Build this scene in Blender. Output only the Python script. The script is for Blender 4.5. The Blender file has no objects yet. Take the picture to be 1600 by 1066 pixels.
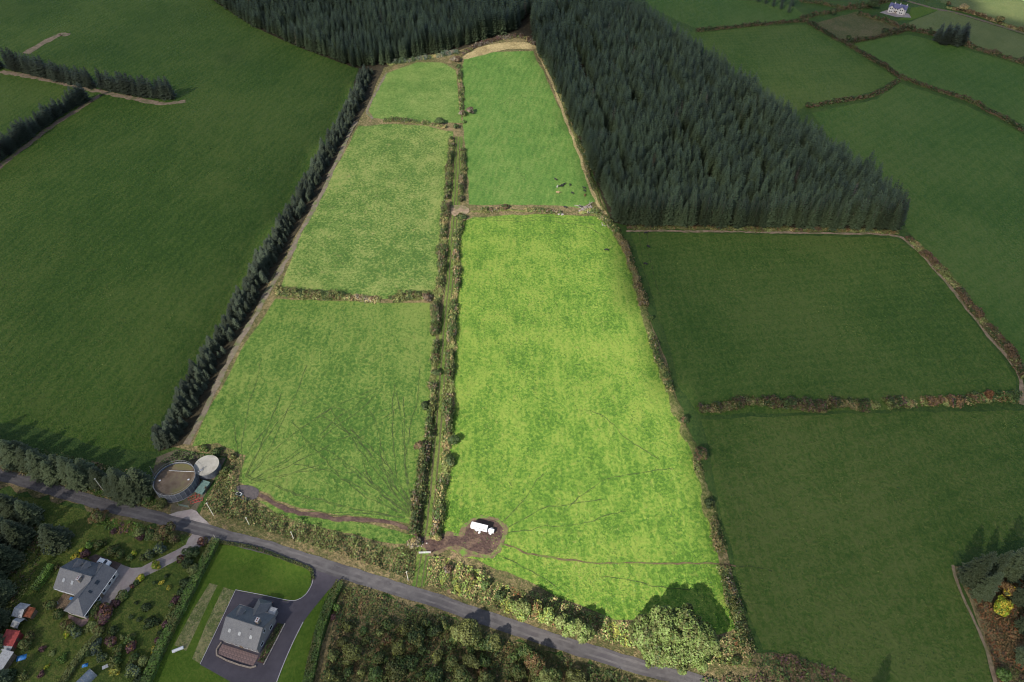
import bpy, bmesh, math, random
import numpy as np
from mathutils import Vector, Matrix

random.seed(7)
RNG = np.random.default_rng(7)
R = math.radians
sc = bpy.context.scene
C = sc.collection

# ------------------------------------------------------------------ camera
F, TH, CAMH = 1067.0, R(45), 200.0          # focal length in photo pixels, pitch, height
cam_d = bpy.data.cameras.new('camera')
cam_d.sensor_width = 36.0
cam_d.lens = 36.0 * F / 1600.0
cam_d.clip_start = 1.0
cam_d.clip_end = 20000.0
cam = bpy.data.objects.new('camera', cam_d)
cam.location = (0, 0, CAMH)
cam.rotation_euler = (R(90) - TH, 0, 0)
C.objects.link(cam)
sc.camera = cam

# ------------------------------------------------------------------ world, sun, exposure
SUN_AZ, SUN_EL = 36.0, 37.0                 # shadows fall 36 deg right of the view axis
world = bpy.data.worlds.new('World')
sc.world = world
world.use_nodes = True
wn = world.node_tree
wn.nodes.clear()
w_out = wn.nodes.new('ShaderNodeOutputWorld')
w_bg = wn.nodes.new('ShaderNodeBackground')
w_sky = wn.nodes.new('ShaderNodeTexSky')
w_sky.sky_type = 'NISHITA'
w_sky.sun_disc = False
w_sky.sun_elevation = R(SUN_EL)
w_sky.sun_rotation = R(180 + SUN_AZ)
w_bg.inputs['Strength'].default_value = 0.088
wn.links.new(w_sky.outputs[0], w_bg.inputs['Color'])
wn.links.new(w_bg.outputs[0], w_out.inputs['Surface'])

sun_dir = Vector((math.sin(R(SUN_AZ)) * math.cos(R(SUN_EL)),
                  math.cos(R(SUN_AZ)) * math.cos(R(SUN_EL)), -math.sin(R(SUN_EL))))
sun_d = bpy.data.lights.new('sun', 'SUN')
sun_d.energy = 5.0
sun_d.angle = R(0.5)
sun_d.color = (1.0, 0.94, 0.84)
sun = bpy.data.objects.new('sun', sun_d)
sun.rotation_euler = sun_dir.to_track_quat('-Z', 'Y').to_euler()
sun.location = (0, 0, 400)
C.objects.link(sun)

sc.view_settings.view_transform = 'Standard'
sc.view_settings.look = 'None'
sc.view_settings.gamma = 1.0
sc.view_settings.use_curve_mapping = False
sc.view_settings.exposure = 1.25
sc.cycles.max_bounces = 5
sc.cycles.diffuse_bounces = 3
sc.cycles.transparent_max_bounces = 8
sc.cycles.use_denoising = True
sc.cycles.denoising_prefilter = 'FAST'
sc.cycles.filter_width = 1.1

# ------------------------------------------------------------------ helpers
def G(px, py, z=0.0):
    """photo pixel -> point of the place at height z"""
    u = (px - 800) / F; v = (py - 533) / F
    dy = math.cos(TH) - v * math.sin(TH); dz = -math.sin(TH) - v * math.cos(TH)
    t = (z - CAMH) / dz
    return Vector((u * t, dy * t, z))

def GP(pts, z=0.0):
    return [G(p[0], p[1], z) for p in pts]

_ph = np.random.default_rng(3)
_NK = _ph.normal(size=(14, 3)); _NP = _ph.uniform(0, 6.28, 14)
def noise3(p, freq):
    """smooth noise about -1..1 for an (N,3) array"""
    p = np.asarray(p, float) * freq
    s = np.zeros(len(p))
    for k in range(14):
        s += np.sin(p @ (_NK[k] * (1 + 0.17 * k)) + _NP[k])
    return s / 4.2

def link(o, parent=None):
    C.objects.link(o)
    if parent is not None:
        o.parent = parent
    return o

def tag(o, label=None, cat=None, group=None, kind=None):
    if label: o['label'] = label
    if cat: o['category'] = cat
    if group: o['group'] = group
    if kind: o['kind'] = kind
    return o

def thing(name, label, cat, loc, rz=0.0, group=None):
    o = bpy.data.objects.new(name, None)
    o.empty_display_size = 0.5
    o.location = loc
    o.rotation_euler = (0, 0, rz)
    C.objects.link(o)
    return tag(o, label, cat, group)

def mesh_obj(name, me, mat, parent=None):
    o = bpy.data.objects.new(name, me)
    if mat is not None and len(me.materials) == 0:
        me.materials.append(mat)
    return link(o, parent)

class MB:
    """collects primitives and builds one mesh"""
    def __init__(s): s.v = []; s.f = []
    def add(s, vs, fs):
        o = len(s.v); s.v += [tuple(v) for v in vs]; s.f += [tuple(i + o for i in f) for f in fs]; return s
    def box(s, c, d, rz=0.0, M=None):
        x, y, z = d[0] / 2, d[1] / 2, d[2] / 2
        vs = [Vector((a, b, e)) for e in (-z, z) for a, b in ((-x, -y), (x, -y), (x, y), (-x, y))]
        m = M if M is not None else Matrix.Rotation(rz, 3, 'Z')
        vs = [m @ v + Vector(c) for v in vs]
        return s.add(vs, [(3, 2, 1, 0), (4, 5, 6, 7), (0, 1, 5, 4), (1, 2, 6, 5), (2, 3, 7, 6), (3, 0, 4, 7)])
    def tube(s, a, b, r0, r1=None, n=7, cap=True):
        a = Vector(a); b = Vector(b); r1 = r0 if r1 is None else r1
        q = (b - a).to_track_quat('Z', 'Y').to_matrix()
        vs = [a + q @ Vector((r0 * math.cos(6.2832 * i / n), r0 * math.sin(6.2832 * i / n), 0)) for i in range(n)]
        vs += [b + q @ Vector((r1 * math.cos(6.2832 * i / n), r1 * math.sin(6.2832 * i / n), 0)) for i in range(n)]
        fs = [(i, (i + 1) % n, n + (i + 1) % n, n + i) for i in range(n)]
        if cap: fs += [tuple(reversed(range(n))), tuple(range(n, 2 * n))]
        return s.add(vs, fs)
    def prism(s, poly, z0, z1):
        n = len(poly)
        vs = [(p[0], p[1], z0) for p in poly] + [(p[0], p[1], z1) for p in poly]
        fs = [(i, (i + 1) % n, n + (i + 1) % n, n + i) for i in range(n)] + [tuple(reversed(range(n))), tuple(range(n, 2 * n))]
        return s.add(vs, fs)
    def slab(s, quad, t):
        """thick plate from a polygon in space (thickness downwards along its normal)"""
        q = [Vector(p) for p in quad]
        nrm = (q[1] - q[0]).cross(q[2] - q[0]).normalized()
        if nrm.z < 0: q.reverse(); nrm = -nrm
        n = len(q)
        vs = q + [p - nrm * t for p in q]
        fs = [tuple(range(n)), tuple(reversed(range(n, 2 * n)))] + [(i, n + i, n + (i + 1) % n, (i + 1) % n) for i in range(n)]
        return s.add(vs, fs)
    def mesh(s, name, smooth=False):
        me = bpy.data.meshes.new(name); me.from_pydata(s.v, [], s.f); me.update()
        if smooth: me.polygons.foreach_set('use_smooth', [True] * len(me.polygons))
        return me
    def build(s, name, mat, parent=None, smooth=False):
        return mesh_obj(name, s.mesh(name, smooth), mat, parent)

# ------------------------------------------------------------------ materials
def mat_base(name, rough=0.85, spec=0.2):
    m = bpy.data.materials.new(name); m.use_nodes = True
    nt = m.node_tree; b = nt.nodes['Principled BSDF']
    b.inputs['Roughness'].default_value = rough
    b.inputs['Specular IOR Level'].default_value = spec
    return m, nt, b

def n_noise(nt, vec, scale, detail=3.0, rough=0.55):
    n = nt.nodes.new('ShaderNodeTexNoise')
    n.inputs['Scale'].default_value = scale; n.inputs['Detail'].default_value = detail
    n.inputs['Roughness'].default_value = rough
    nt.links.new(vec, n.inputs['Vector'])
    return n.outputs['Fac']

def n_range(nt, v, a, b, c=0.0, d=1.0):
    n = nt.nodes.new('ShaderNodeMapRange')
    n.inputs[1].default_value = a; n.inputs[2].default_value = b
    n.inputs[3].default_value = c; n.inputs[4].default_value = d
    nt.links.new(v, n.inputs[0]); return n.outputs[0]

def n_mix(nt, fac, a, b, mode='MIX'):
    n = nt.nodes.new('ShaderNodeMix'); n.data_type = 'RGBA'; n.blend_type = mode
    for sock, val in ((n.inputs[0], fac), (n.inputs[6], a), (n.inputs[7], b)):
        if isinstance(val, bpy.types.NodeSocket): nt.links.new(val, sock)
        elif isinstance(val, (int, float)): sock.default_value = val
        else: sock.default_value = (*val, 1.0)
    return n.outputs[2]

def n_math(nt, op, a, b):
    n = nt.nodes.new('ShaderNodeMath'); n.operation = op
    for s, v in ((n.inputs[0], a), (n.inputs[1], b)):
        if isinstance(v, bpy.types.NodeSocket): nt.links.new(v, s)
        else: s.default_value = v
    return n.outputs[0]

def n_coord(nt, kind='Object', rot=0.0, scale=(1, 1, 1)):
    t = nt.nodes.new('ShaderNodeTexCoord')
    m = nt.nodes.new('ShaderNodeMapping')
    m.inputs['Rotation'].default_value = (0, 0, rot); m.inputs['Scale'].default_value = scale
    nt.links.new(t.outputs[kind], m.inputs['Vector'])
    return m.outputs[0]

def n_bump(nt, b, h, strength, dist):
    n = nt.nodes.new('ShaderNodeBump')
    n.inputs['Strength'].default_value = strength; n.inputs['Distance'].default_value = dist
    nt.links.new(h, n.inputs['Height']); nt.links.new(n.outputs[0], b.inputs['Normal'])

def grass_mat(name, dark, mid, pale, streak=None, contrast=1.0, seed=0.0, bump=0.6, rough_amt=0.35, bands=None, patch=.16):
    """pasture: tussocky sward, paler grazed patches, faint drill or mowing streaks"""
    m, nt, b = mat_base(name, 0.9, 0.12)
    co = nt.nodes.new('ShaderNodeTexCoord').outputs['Object']
    off = nt.nodes.new('ShaderNodeVectorMath'); off.operation = 'ADD'
    nt.links.new(co, off.inputs[0]); off.inputs[1].default_value = (seed * 71.3, seed * 37.7, 0)
    rt = nt.nodes.new('ShaderNodeMapping'); rt.inputs['Rotation'].default_value = (.61, .47, .73 + seed)
    nt.links.new(off.outputs[0], rt.inputs['Vector']); v = rt.outputs[0]
    big = n_range(nt, n_noise(nt, v, 0.014, 4, .6), 0.36, 0.64)
    midn = n_range(nt, n_noise(nt, v, 0.085, 4, 0.6), 0.38, 0.64)
    fine = n_range(nt, n_noise(nt, v, 0.85, 5, 0.75), 0.40, 0.61)
    tuft = n_range(nt, n_noise(nt, v, 2.6, 2, 0.6), 0.38, 0.64)
    f = n_math(nt, 'ADD', n_math(nt, 'MULTIPLY', fine, 0.50), n_math(nt, 'MULTIPLY', midn, .46 - patch))
    f = n_math(nt, 'ADD', f, n_math(nt, 'MULTIPLY', big, patch))
    f = n_math(nt, 'ADD', f, n_math(nt, 'MULTIPLY', tuft, 0.20))
    if streak is not None:
        sv = n_coord(nt, 'Object', streak, (0.55, 0.07, 1))
        st = n_range(nt, n_noise(nt, sv, 1.0, 3, 0.6), 0.35, 0.65)
        f = n_math(nt, 'ADD', n_math(nt, 'MULTIPLY', f, 0.86), n_math(nt, 'MULTIPLY', st, 0.18))
    if bands is not None:
        ba, bw, bs = bands
        bv = n_coord(nt, 'Object', ba)
        wv = nt.nodes.new('ShaderNodeTexWave'); wv.inputs['Scale'].default_value = .31416 / bw
        wv.inputs['Distortion'].default_value = 7.0; wv.inputs['Detail'].default_value = 3.0; wv.inputs['Detail Scale'].default_value = .25
        nt.links.new(bv, wv.inputs['Vector'])
        f = n_math(nt, 'ADD', n_math(nt, 'MULTIPLY', f, 1 - bs), n_math(nt, 'MULTIPLY', wv.outputs['Fac'], bs))
    f = n_range(nt, f, 0.5 - 0.42 / contrast, 0.5 + 0.42 / contrast)
    cr = nt.nodes.new('ShaderNodeValToRGB'); e = cr.color_ramp.elements
    e[0].position = 0.1; e[0].color = (*dark, 1)
    e[1].position = 0.93; e[1].color = (*pale, 1)
    k = e.new(0.5); k.color = (*mid, 1)
    nt.links.new(f, cr.inputs[0])
    # scattered dry bents and dock patches
    spot = n_range(nt, n_noise(nt, v, 0.33, 3, 0.6), 0.60, 0.74)
    col = n_mix(nt, n_math(nt, 'MULTIPLY', spot, rough_amt), cr.outputs[0], (pale[0] * 1.25, pale[1] * 0.98, pale[2] * 1.3))
    nt.links.new(col, b.inputs['Base Color'])
    h = n_math(nt, 'ADD', fine, n_math(nt, 'MULTIPLY', tuft, 0.7))
    n_bump(nt, b, h, bump, 0.5)
    return m

def mottled(name, c0, c1, scale=1.0, rough=0.9, spec=0.15, bump=0.3, dist=0.1, c2=None, scale2=None, coord='Object'):
    m, nt, b = mat_base(name, rough, spec)
    v = nt.nodes.new('ShaderNodeTexCoord').outputs[coord]
    f = n_range(nt, n_noise(nt, v, scale, 5, 0.65), 0.34, 0.66)
    col = n_mix(nt, f, c0, c1)
    if c2 is not None:
        g = n_range(nt, n_noise(nt, v, scale2 or scale * 0.2, 3, 0.6), 0.48, 0.66)
        col = n_mix(nt, g, col, c2)
    nt.links.new(col, b.inputs['Base Color'])
    if bump: n_bump(nt, b, f, bump, dist)
    return m

def foliage_mat(name, spread=0.3):
    """leaf colour comes from each leaf's own tint; plants differ a little from one another"""
    m, nt, b = mat_base(name, 0.62, 0.25)
    a = nt.nodes.new('ShaderNodeAttribute'); a.attribute_name = 'tint'
    oi = nt.nodes.new('ShaderNodeObjectInfo')
    k = n_range(nt, oi.outputs['Random'], 0, 1, 1 - spread, 1 + spread)
    cx = nt.nodes.new('ShaderNodeCombineXYZ')
    for i in range(3): nt.links.new(k, cx.inputs[i])
    col = n_mix(nt, 1.0, a.outputs['Color'], cx.outputs[0], 'MULTIPLY')
    nt.links.new(col, b.inputs['Base Color'])
    return m

def slate_mat(name, c, scale=1.0):
    m, nt, b = mat_base(name, 0.55, 0.35)
    v = n_coord(nt, 'Object')
    br = nt.nodes.new('ShaderNodeTexBrick')
    br.inputs['Scale'].default_value = scale
    br.inputs['Brick Width'].default_value = 0.3; br.inputs['Row Height'].default_value = 0.22
    br.inputs['Mortar Size'].default_value = 0.012
    br.inputs['Color1'].default_value = (c[0] * 0.85, c[1] * 0.85, c[2] * 0.87, 1)
    br.inputs['Color2'].default_value = (c[0] * 1.15, c[1] * 1.15, c[2] * 1.15, 1)
    br.inputs['Mortar'].default_value = (c[0] * 0.6, c[1] * 0.6, c[2] * 0.6, 1)
    nt.links.new(v, br.inputs['Vector'])
    st = n_range(nt, n_noise(nt, v, 0.6, 4, 0.65), 0.4, 0.7)
    col = n_mix(nt, n_math(nt, 'MULTIPLY', st, 0.45), br.outputs['Color'], (c[0] * 1.5, c[1] * 1.45, c[2] * 1.3))
    nt.links.new(col, b.inputs['Base Color'])
    return m

def plain(name, c, rough=0.6, spec=0.3, metal=0.0, var=0.15, scale=2.0):
    m, nt, b = mat_base(name, rough, spec)
    b.inputs['Metallic'].default_value = metal
    v = nt.nodes.new('ShaderNodeTexCoord').outputs['Object']
    f = n_range(nt, n_noise(nt, v, scale, 4, 0.6), 0.35, 0.65, 1 - var, 1 + var)
    cx = nt.nodes.new('ShaderNodeCombineXYZ')
    for i in range(3): nt.links.new(f, cx.inputs[i])
    nt.links.new(n_mix(nt, 1.0, c, cx.outputs[0], 'MULTIPLY'), b.inputs['Base Color'])
    return m

M = {}
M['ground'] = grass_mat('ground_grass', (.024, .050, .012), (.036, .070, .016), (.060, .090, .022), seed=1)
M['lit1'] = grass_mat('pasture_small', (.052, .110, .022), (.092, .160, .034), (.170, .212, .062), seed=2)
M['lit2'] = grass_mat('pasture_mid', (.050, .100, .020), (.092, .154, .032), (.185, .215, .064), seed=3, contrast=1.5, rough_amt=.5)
M['lit3'] = grass_mat('pasture_low', (.036, .082, .014), (.070, .130, .023), (.135, .178, .042), seed=4, streak=.9, contrast=1.45, patch=.26)  # dimmer light on this pasture partly put into its darker grass
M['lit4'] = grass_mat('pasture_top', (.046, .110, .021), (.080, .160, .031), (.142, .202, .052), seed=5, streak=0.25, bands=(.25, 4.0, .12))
M['lit5'] = grass_mat('pasture_main', (.052, .114, .015), (.094, .180, .023), (.175, .238, .042), seed=26, streak=1.1, contrast=1.45, rough_amt=.5)  # sun glow on the near pasture partly put into this paler grass
M['dk1'] = grass_mat('field_left', (.025, .060, .008), (.044, .084, .013), (.074, .108, .022), seed=7, streak=.35, contrast=1.35, bands=(.35, 5.0, .10), patch=.34)  # dk grasses: shade over the outer fields partly put into darker colours
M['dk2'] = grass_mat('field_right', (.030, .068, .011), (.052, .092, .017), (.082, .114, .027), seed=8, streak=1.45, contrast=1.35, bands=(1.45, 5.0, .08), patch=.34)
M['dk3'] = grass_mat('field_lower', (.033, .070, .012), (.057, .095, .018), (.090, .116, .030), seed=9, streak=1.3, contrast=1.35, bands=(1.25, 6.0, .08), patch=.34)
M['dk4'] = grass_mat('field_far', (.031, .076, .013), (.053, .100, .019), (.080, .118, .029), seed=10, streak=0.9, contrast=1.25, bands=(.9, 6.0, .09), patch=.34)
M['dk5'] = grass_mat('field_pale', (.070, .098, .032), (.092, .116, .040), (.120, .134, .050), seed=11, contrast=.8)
M['rushy'] = grass_mat('rushy_field', (.050, .062, .022), (.078, .080, .030), (.125, .095, .050), seed=12, contrast=1.4)
M['lawn'] = grass_mat('lawn', (.034, .068, .007), (.050, .090, .010), (.074, .106, .016), seed=13, contrast=.8, bump=.25)
M['garden'] = grass_mat('garden_grass', (.042, .070, .014), (.064, .092, .018), (.105, .115, .030), seed=14, contrast=1.1)
M['stripes'] = grass_mat('uncut_strip', (.085, .110, .034), (.13, .145, .055), (.22, .20, .095), seed=15, contrast=1.3)
M['verge'] = grass_mat('rough_verge', (.060, .066, .024), (.105, .092, .040), (.20, .155, .080), seed=16, contrast=1.3, rough_amt=.6)
M['bank'] = grass_mat('bank_grass', (.045, .060, .016), (.085, .098, .028), (.16, .145, .060), seed=19, contrast=1.3, rough_amt=.6)
M['lane'] = grass_mat('lane_grass', (.050, .092, .018), (.085, .130, .026), (.14, .16, .045), seed=17)
M['straw'] = grass_mat('straw_bank', (.17, .135, .062), (.27, .215, .105), (.38, .31, .16), seed=18, contrast=1.2)
M['floor'] = mottled('forest_floor', (.018, .016, .010), (.040, .032, .018), 0.6)
M['dirt'] = mottled('dirt_path', (.085, .060, .048), (.150, .108, .082), 0.8, c2=(.10, .12, .035), scale2=0.35)
M['rut'] = mottled('wheel_rut', (.040, .045, .018), (.085, .075, .036), 0.9)
M['mud'] = mottled('mud', (.034, .019, .016), (.066, .038, .030), 1.1, rough=.7, spec=.3, bump=.8, dist=.2, c2=(.100, .064, .044), scale2=0.3)
M['mud_dark'] = mottled('wet_mud', (.040, .034, .036), (.068, .056, .056), 1.3, rough=.6, spec=.35, bump=.6, dist=.15)
M['trail'] = mottled('cattle_trail', (.026, .045, .012), (.052, .062, .022), 0.5, c2=(.070, .120, .024), scale2=.5)
M['trail2'] = mottled('worn_trail', (.060, .044, .024), (.105, .078, .042), 0.6, c2=(.085, .105, .028), scale2=.4)
M['trampled'] = mottled('trampled_grass', (.075, .050, .036), (.13, .10, .055), 0.9, c2=(.085, .150, .026), scale2=.42)
M['tan'] = mottled('bare_bank', (.135, .098, .066), (.235, .175, .120), 0.5, c2=(.10, .10, .045), scale2=0.22)
M['greybank'] = mottled('grey_bank', (.085, .070, .052), (.160, .132, .100), 0.6, c2=(.075, .095, .034), scale2=0.3)
M['asphalt'] = mottled('road_asphalt', (.060, .055, .057), (.098, .091, .092), 0.35, rough=.85, bump=.15, dist=.03, c2=(.062, .056, .060), scale2=0.10)
M['worn'] = mottled('worn_asphalt', (.076, .070, .071), (.115, .107, .106), 0.3, c2=(.078, .072, .074), scale2=.12)
M['patch'] = mottled('road_patch', (.055, .050, .053), (.088, .082, .084), 0.8)
M['tarmac'] = mottled('drive_tarmac', (.050, .044, .054), (.068, .060, .072), 0.25, rough=.8, bump=.1, dist=.02)
M['concrete'] = mottled('drive_concrete', (.165, .145, .140), (.26, .23, .22), 0.5, c2=(.20, .165, .165), scale2=0.2)
M['gravel'] = mottled('brown_gravel', (.060, .044, .040), (.100, .074, .066), 1.0)
M['paving'] = mottled('pink_paving', (.13, .09, .09), (.24, .165, .15), 1.2)
M['yard'] = mottled('yard_hardcore', (.060, .052, .036), (.115, .095, .068), 0.6, c2=(.045, .055, .020), scale2=0.3)
M['soil'] = mottled('bed_soil', (.040, .026, .022), (.085, .050, .042), 1.0)
M['bark'] = plain('bark', (.085, .065, .048), .9, .1, var=.35)
M['leaf'] = foliage_mat('foliage')
M['needle'] = foliage_mat('needles', 0.42)
M['earth'] = mottled('earth_bank', (.060, .048, .024), (.120, .092, .050), 0.9)
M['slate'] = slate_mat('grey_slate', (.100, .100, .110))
M['slate_dk'] = slate_mat('shaded_slate', (.080, .084, .096))  # darker copy of the slate, slope shade put into its colour
M['slate_blue'] = slate_mat('blue_slate', (.075, .075, .15))
M['render'] = plain('wall_render', (.42, .38, .34), .9, .1, var=.1)
M['render_dk'] = plain('grey_wall_render', (.20, .18, .175), .9, .1, var=.15)
M['white_wall'] = plain('white_wall', (.40, .37, .35), .85, .1, var=.08)
M['white'] = plain('white_paint', (.50, .50, .51), .5, .3, var=.15)
M['glass'] = plain('window_glass', (.02, .025, .03), .08, .6, var=.05)
M['rooflight'] = plain('rooflight_glass', (.25, .26, .27), .15, .6, var=.05)
M['tank'] = plain('tank_steel', (.085, .090, .105), .5, .4, var=.35, scale=.8)
M['galv'] = plain('galvanised_steel', (.24, .24, .25), .5, .5, metal=.3, var=.15)
M['crust'] = mottled('slurry_crust', (.085, .062, .042), (.155, .115, .085), 0.28, c2=(.110, .100, .045), scale2=0.14, rough=.8)
M['tank_top'] = mottled('concrete_roof', (.22, .21, .185), (.29, .275, .245), 0.4, c2=(.17, .16, .14), scale2=.15)
M['green_sheet'] = plain('green_sheeting', (.085, .135, .120), .5, .3, var=.2)
M['red'] = plain('red_paint', (.35, .05, .045), .5, .3, var=.25)
M['red_sheet'] = plain('red_sheeting', (.30, .055, .050), .6, .2, var=.3, scale=.8)
M['rust'] = plain('rusty_sheet', (.17, .055, .028), .8, .15, var=.45, scale=1.2)
M['grey_sheet'] = plain('grey_sheeting', (.30, .30, .31), .55, .3, var=.2)
M['blue'] = plain('blue_tarpaulin', (.03, .16, .42), .45, .4, var=.3)
M['timber'] = plain('timber', (.16, .115, .075), .85, .15, var=.35, scale=3)
M['pole'] = plain('weathered_pole', (.45, .42, .37), .85, .15, var=.15)
M['grey_log'] = plain('dead_wood', (.20, .175, .165), .9, .1, var=.3)
M['stone'] = mottled('stone', (.16, .14, .13), (.32, .29, .27), 1.4)
M['tyre'] = plain('tyre_rubber', (.018, .018, .019), .8, .2)
M['car_white'] = plain('white_car_paint', (.70, .71, .72), .25, .6, var=.03)
M['car_grey'] = plain('dark_car_paint', (.045, .05, .06), .22, .6, var=.05)
M['black_hide'] = plain('black_hide', (.012, .012, .013), .7, .3, var=.2)
M['white_hide'] = plain('pale_hide', (.34, .32, .29), .8, .2, var=.25, scale=1)
M['tan_hide'] = plain('tan_hide', (.28, .18, .11), .8, .2, var=.2, scale=1)
M['brown_hide'] = plain('brown_hide', (.13, .05, .03), .8, .2, var=.2, scale=1)
M['kerb'] = plain('kerb_concrete', (.38, .35, .36), .85, .2, var=.1)
M['brick'] = plain('brick_chimney', (.24, .195, .16), .9, .1, var=.3, scale=4)

# ------------------------------------------------------------------ ground sheets and strips
def densify(pts, step, closed=False, wob=0.0, wf=0.12):
    """Catmull-Rom through ground points with a small natural wobble"""
    p = [np.array(q[:2], float) for q in pts]; n = len(p); out = []
    rng = range(n if closed else n - 1)
    for i in rng:
        a = p[(i - 1) % n] if closed or i > 0 else 2 * p[0] - p[1]
        b, c = p[i], p[(i + 1) % n]
        d = p[(i + 2) % n] if closed or i + 2 < n else 2 * p[-1] - p[-2]
        k = max(2, int(np.linalg.norm(c - b) / step))
        for j in range(k):
            t = j / k
            out.append(0.5 * ((2 * b) + (c - a) * t + (2 * a - 5 * b + 4 * c - d) * t * t + (3 * b - a - 3 * c + d) * t ** 3))
    if not closed: out.append(p[-1])
    out = np.array(out)
    if wob:
        q = np.c_[out, np.zeros(len(out))]
        out = out + wob * np.c_[noise3(q, wf), noise3(q + 50, wf)] + wob * .4 * np.c_[noise3(q, wf * 4), noise3(q + 9, wf * 4)]
    return out

def linear(pts, step):
    out = []
    n = len(pts)
    for i in range(n):
        a = np.array(pts[i][:2], float); b = np.array(pts[(i + 1) % n][:2], float)
        k = max(1, int(np.linalg.norm(b - a) / step))
        for j in range(k): out.append(a + (b - a) * j / k)
    return np.array(out)

def sheet(name, px, z, mat, label=None, wob=0.6, parent=None, kind='structure', smooth=True, step=3.0):
    g = GP(px)
    o = densify(g, step, True, wob) if smooth else linear(g, step)
    if not smooth and wob:
        q = np.c_[o, np.zeros(len(o))]
        o = o + wob * np.c_[noise3(q, .12), noise3(q + 50, .12)]
    me = bpy.data.meshes.new(name)
    me.from_pydata([(a, b, z) for a, b in o], [], [tuple(range(len(o)))]); me.update()
    if me.polygons[0].normal.z < 0: me.flip_normals()
    ob = mesh_obj(name, me, mat, parent)
    if parent is None: tag(ob, label, None, None, kind)
    return ob

def strip_xy(o, width, z, wvar=0.0, wf=0.3):
    o = np.asarray(o); t = np.gradient(o, axis=0); t /= np.linalg.norm(t, axis=1)[:, None] + 1e-9
    nn = np.c_[-t[:, 1], t[:, 0]]
    q = np.c_[o, np.zeros(len(o))]
    wl = width / 2 * (1 + wvar * noise3(q, wf)); wr = width / 2 * (1 + wvar * noise3(q + 31, wf))
    a = o + nn * wl[:, None]; b = o - nn * wr[:, None]
    n = len(o)
    vs = [(x, y, z) for x, y in a] + [(x, y, z) for x, y in b]
    fs = [(n + i, n + i + 1, i + 1, i) for i in range(n - 1)]
    return vs, fs

def strip(name, px, width, z, mat, label=None, wvar=0.15, wob=0.3, step=1.5, kind='structure', parent=None):
    mb = MB(); mb.add(*strip_xy(densify(GP(px), step, False, wob), width, z, wvar))
    ob = mb.build(name, mat, parent)
    if parent is None: tag(ob, label, None, None, kind)
    return ob

mb = MB(); mb.add([(-9000, -9000, 0), (9000, -9000, 0), (9000, 9000, 0), (-9000, 9000, 0)], [(0, 1, 2, 3)])
tag(mb.build('ground', M['ground']), 'green farmland stretching away beyond the fields', kind='structure')

# dark neighbouring fields
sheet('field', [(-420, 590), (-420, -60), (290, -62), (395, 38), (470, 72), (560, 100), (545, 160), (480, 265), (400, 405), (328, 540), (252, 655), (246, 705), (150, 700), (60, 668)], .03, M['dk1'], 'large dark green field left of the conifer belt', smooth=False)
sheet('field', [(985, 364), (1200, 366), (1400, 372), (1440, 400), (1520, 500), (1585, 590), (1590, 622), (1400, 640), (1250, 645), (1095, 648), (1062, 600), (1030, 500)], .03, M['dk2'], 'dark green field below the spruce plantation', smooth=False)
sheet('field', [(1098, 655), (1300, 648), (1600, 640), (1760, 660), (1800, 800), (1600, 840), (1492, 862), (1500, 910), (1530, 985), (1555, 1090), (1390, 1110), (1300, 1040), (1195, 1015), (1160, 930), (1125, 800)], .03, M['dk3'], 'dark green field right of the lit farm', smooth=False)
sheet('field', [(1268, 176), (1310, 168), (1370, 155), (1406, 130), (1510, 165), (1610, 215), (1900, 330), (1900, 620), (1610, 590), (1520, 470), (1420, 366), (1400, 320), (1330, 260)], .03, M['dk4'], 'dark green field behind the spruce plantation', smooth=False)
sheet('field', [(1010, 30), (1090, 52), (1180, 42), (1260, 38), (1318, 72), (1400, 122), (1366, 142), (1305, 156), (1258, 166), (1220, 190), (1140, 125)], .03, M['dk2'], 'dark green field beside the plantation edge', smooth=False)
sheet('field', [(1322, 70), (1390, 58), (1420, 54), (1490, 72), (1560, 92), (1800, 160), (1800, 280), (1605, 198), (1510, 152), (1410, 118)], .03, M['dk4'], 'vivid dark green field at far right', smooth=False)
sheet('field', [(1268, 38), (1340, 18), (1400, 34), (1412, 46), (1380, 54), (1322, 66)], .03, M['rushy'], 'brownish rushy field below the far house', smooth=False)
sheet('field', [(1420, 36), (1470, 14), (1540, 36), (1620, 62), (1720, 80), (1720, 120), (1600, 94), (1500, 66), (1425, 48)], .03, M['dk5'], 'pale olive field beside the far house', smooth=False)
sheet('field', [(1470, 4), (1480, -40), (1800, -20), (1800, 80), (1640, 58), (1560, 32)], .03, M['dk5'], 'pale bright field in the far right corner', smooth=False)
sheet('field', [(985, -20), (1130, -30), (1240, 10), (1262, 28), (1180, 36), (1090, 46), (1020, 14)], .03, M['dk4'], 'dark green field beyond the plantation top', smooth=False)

# the lit farm: rough margins underneath, five pastures on top
strip('cattle_trail', [(1150, 884), (1175, 886), (1205, 893)], .3, .12, M['trail'], 'faint trail going on into the dark right field', wvar=.5)
OUT = [(273, 698), (430, 400), (585, 104), (690, 80), (803, 49), (838, 75), (940, 310), (1040, 560), (1196, 1060), (1050, 1046), (860, 1000), (690, 938), (560, 890), (430, 848), (306, 814), (355, 714)]
sheet('rough_margin', OUT, .03, M['verge'], 'rough brown and straw grass along the farm margins', smooth=False, wob=.4)
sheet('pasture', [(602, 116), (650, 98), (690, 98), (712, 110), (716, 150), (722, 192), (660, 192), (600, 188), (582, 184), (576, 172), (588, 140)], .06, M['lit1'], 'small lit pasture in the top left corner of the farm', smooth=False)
sheet('pasture', [(560, 198), (600, 195), (660, 196), (708, 206), (700, 320), (690, 430), (672, 462), (600, 468), (440, 462), (438, 448), (470, 370), (515, 280)], .06, M['lit2'], 'lit pasture in the middle of the farm left of the lane', smooth=False)
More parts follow.
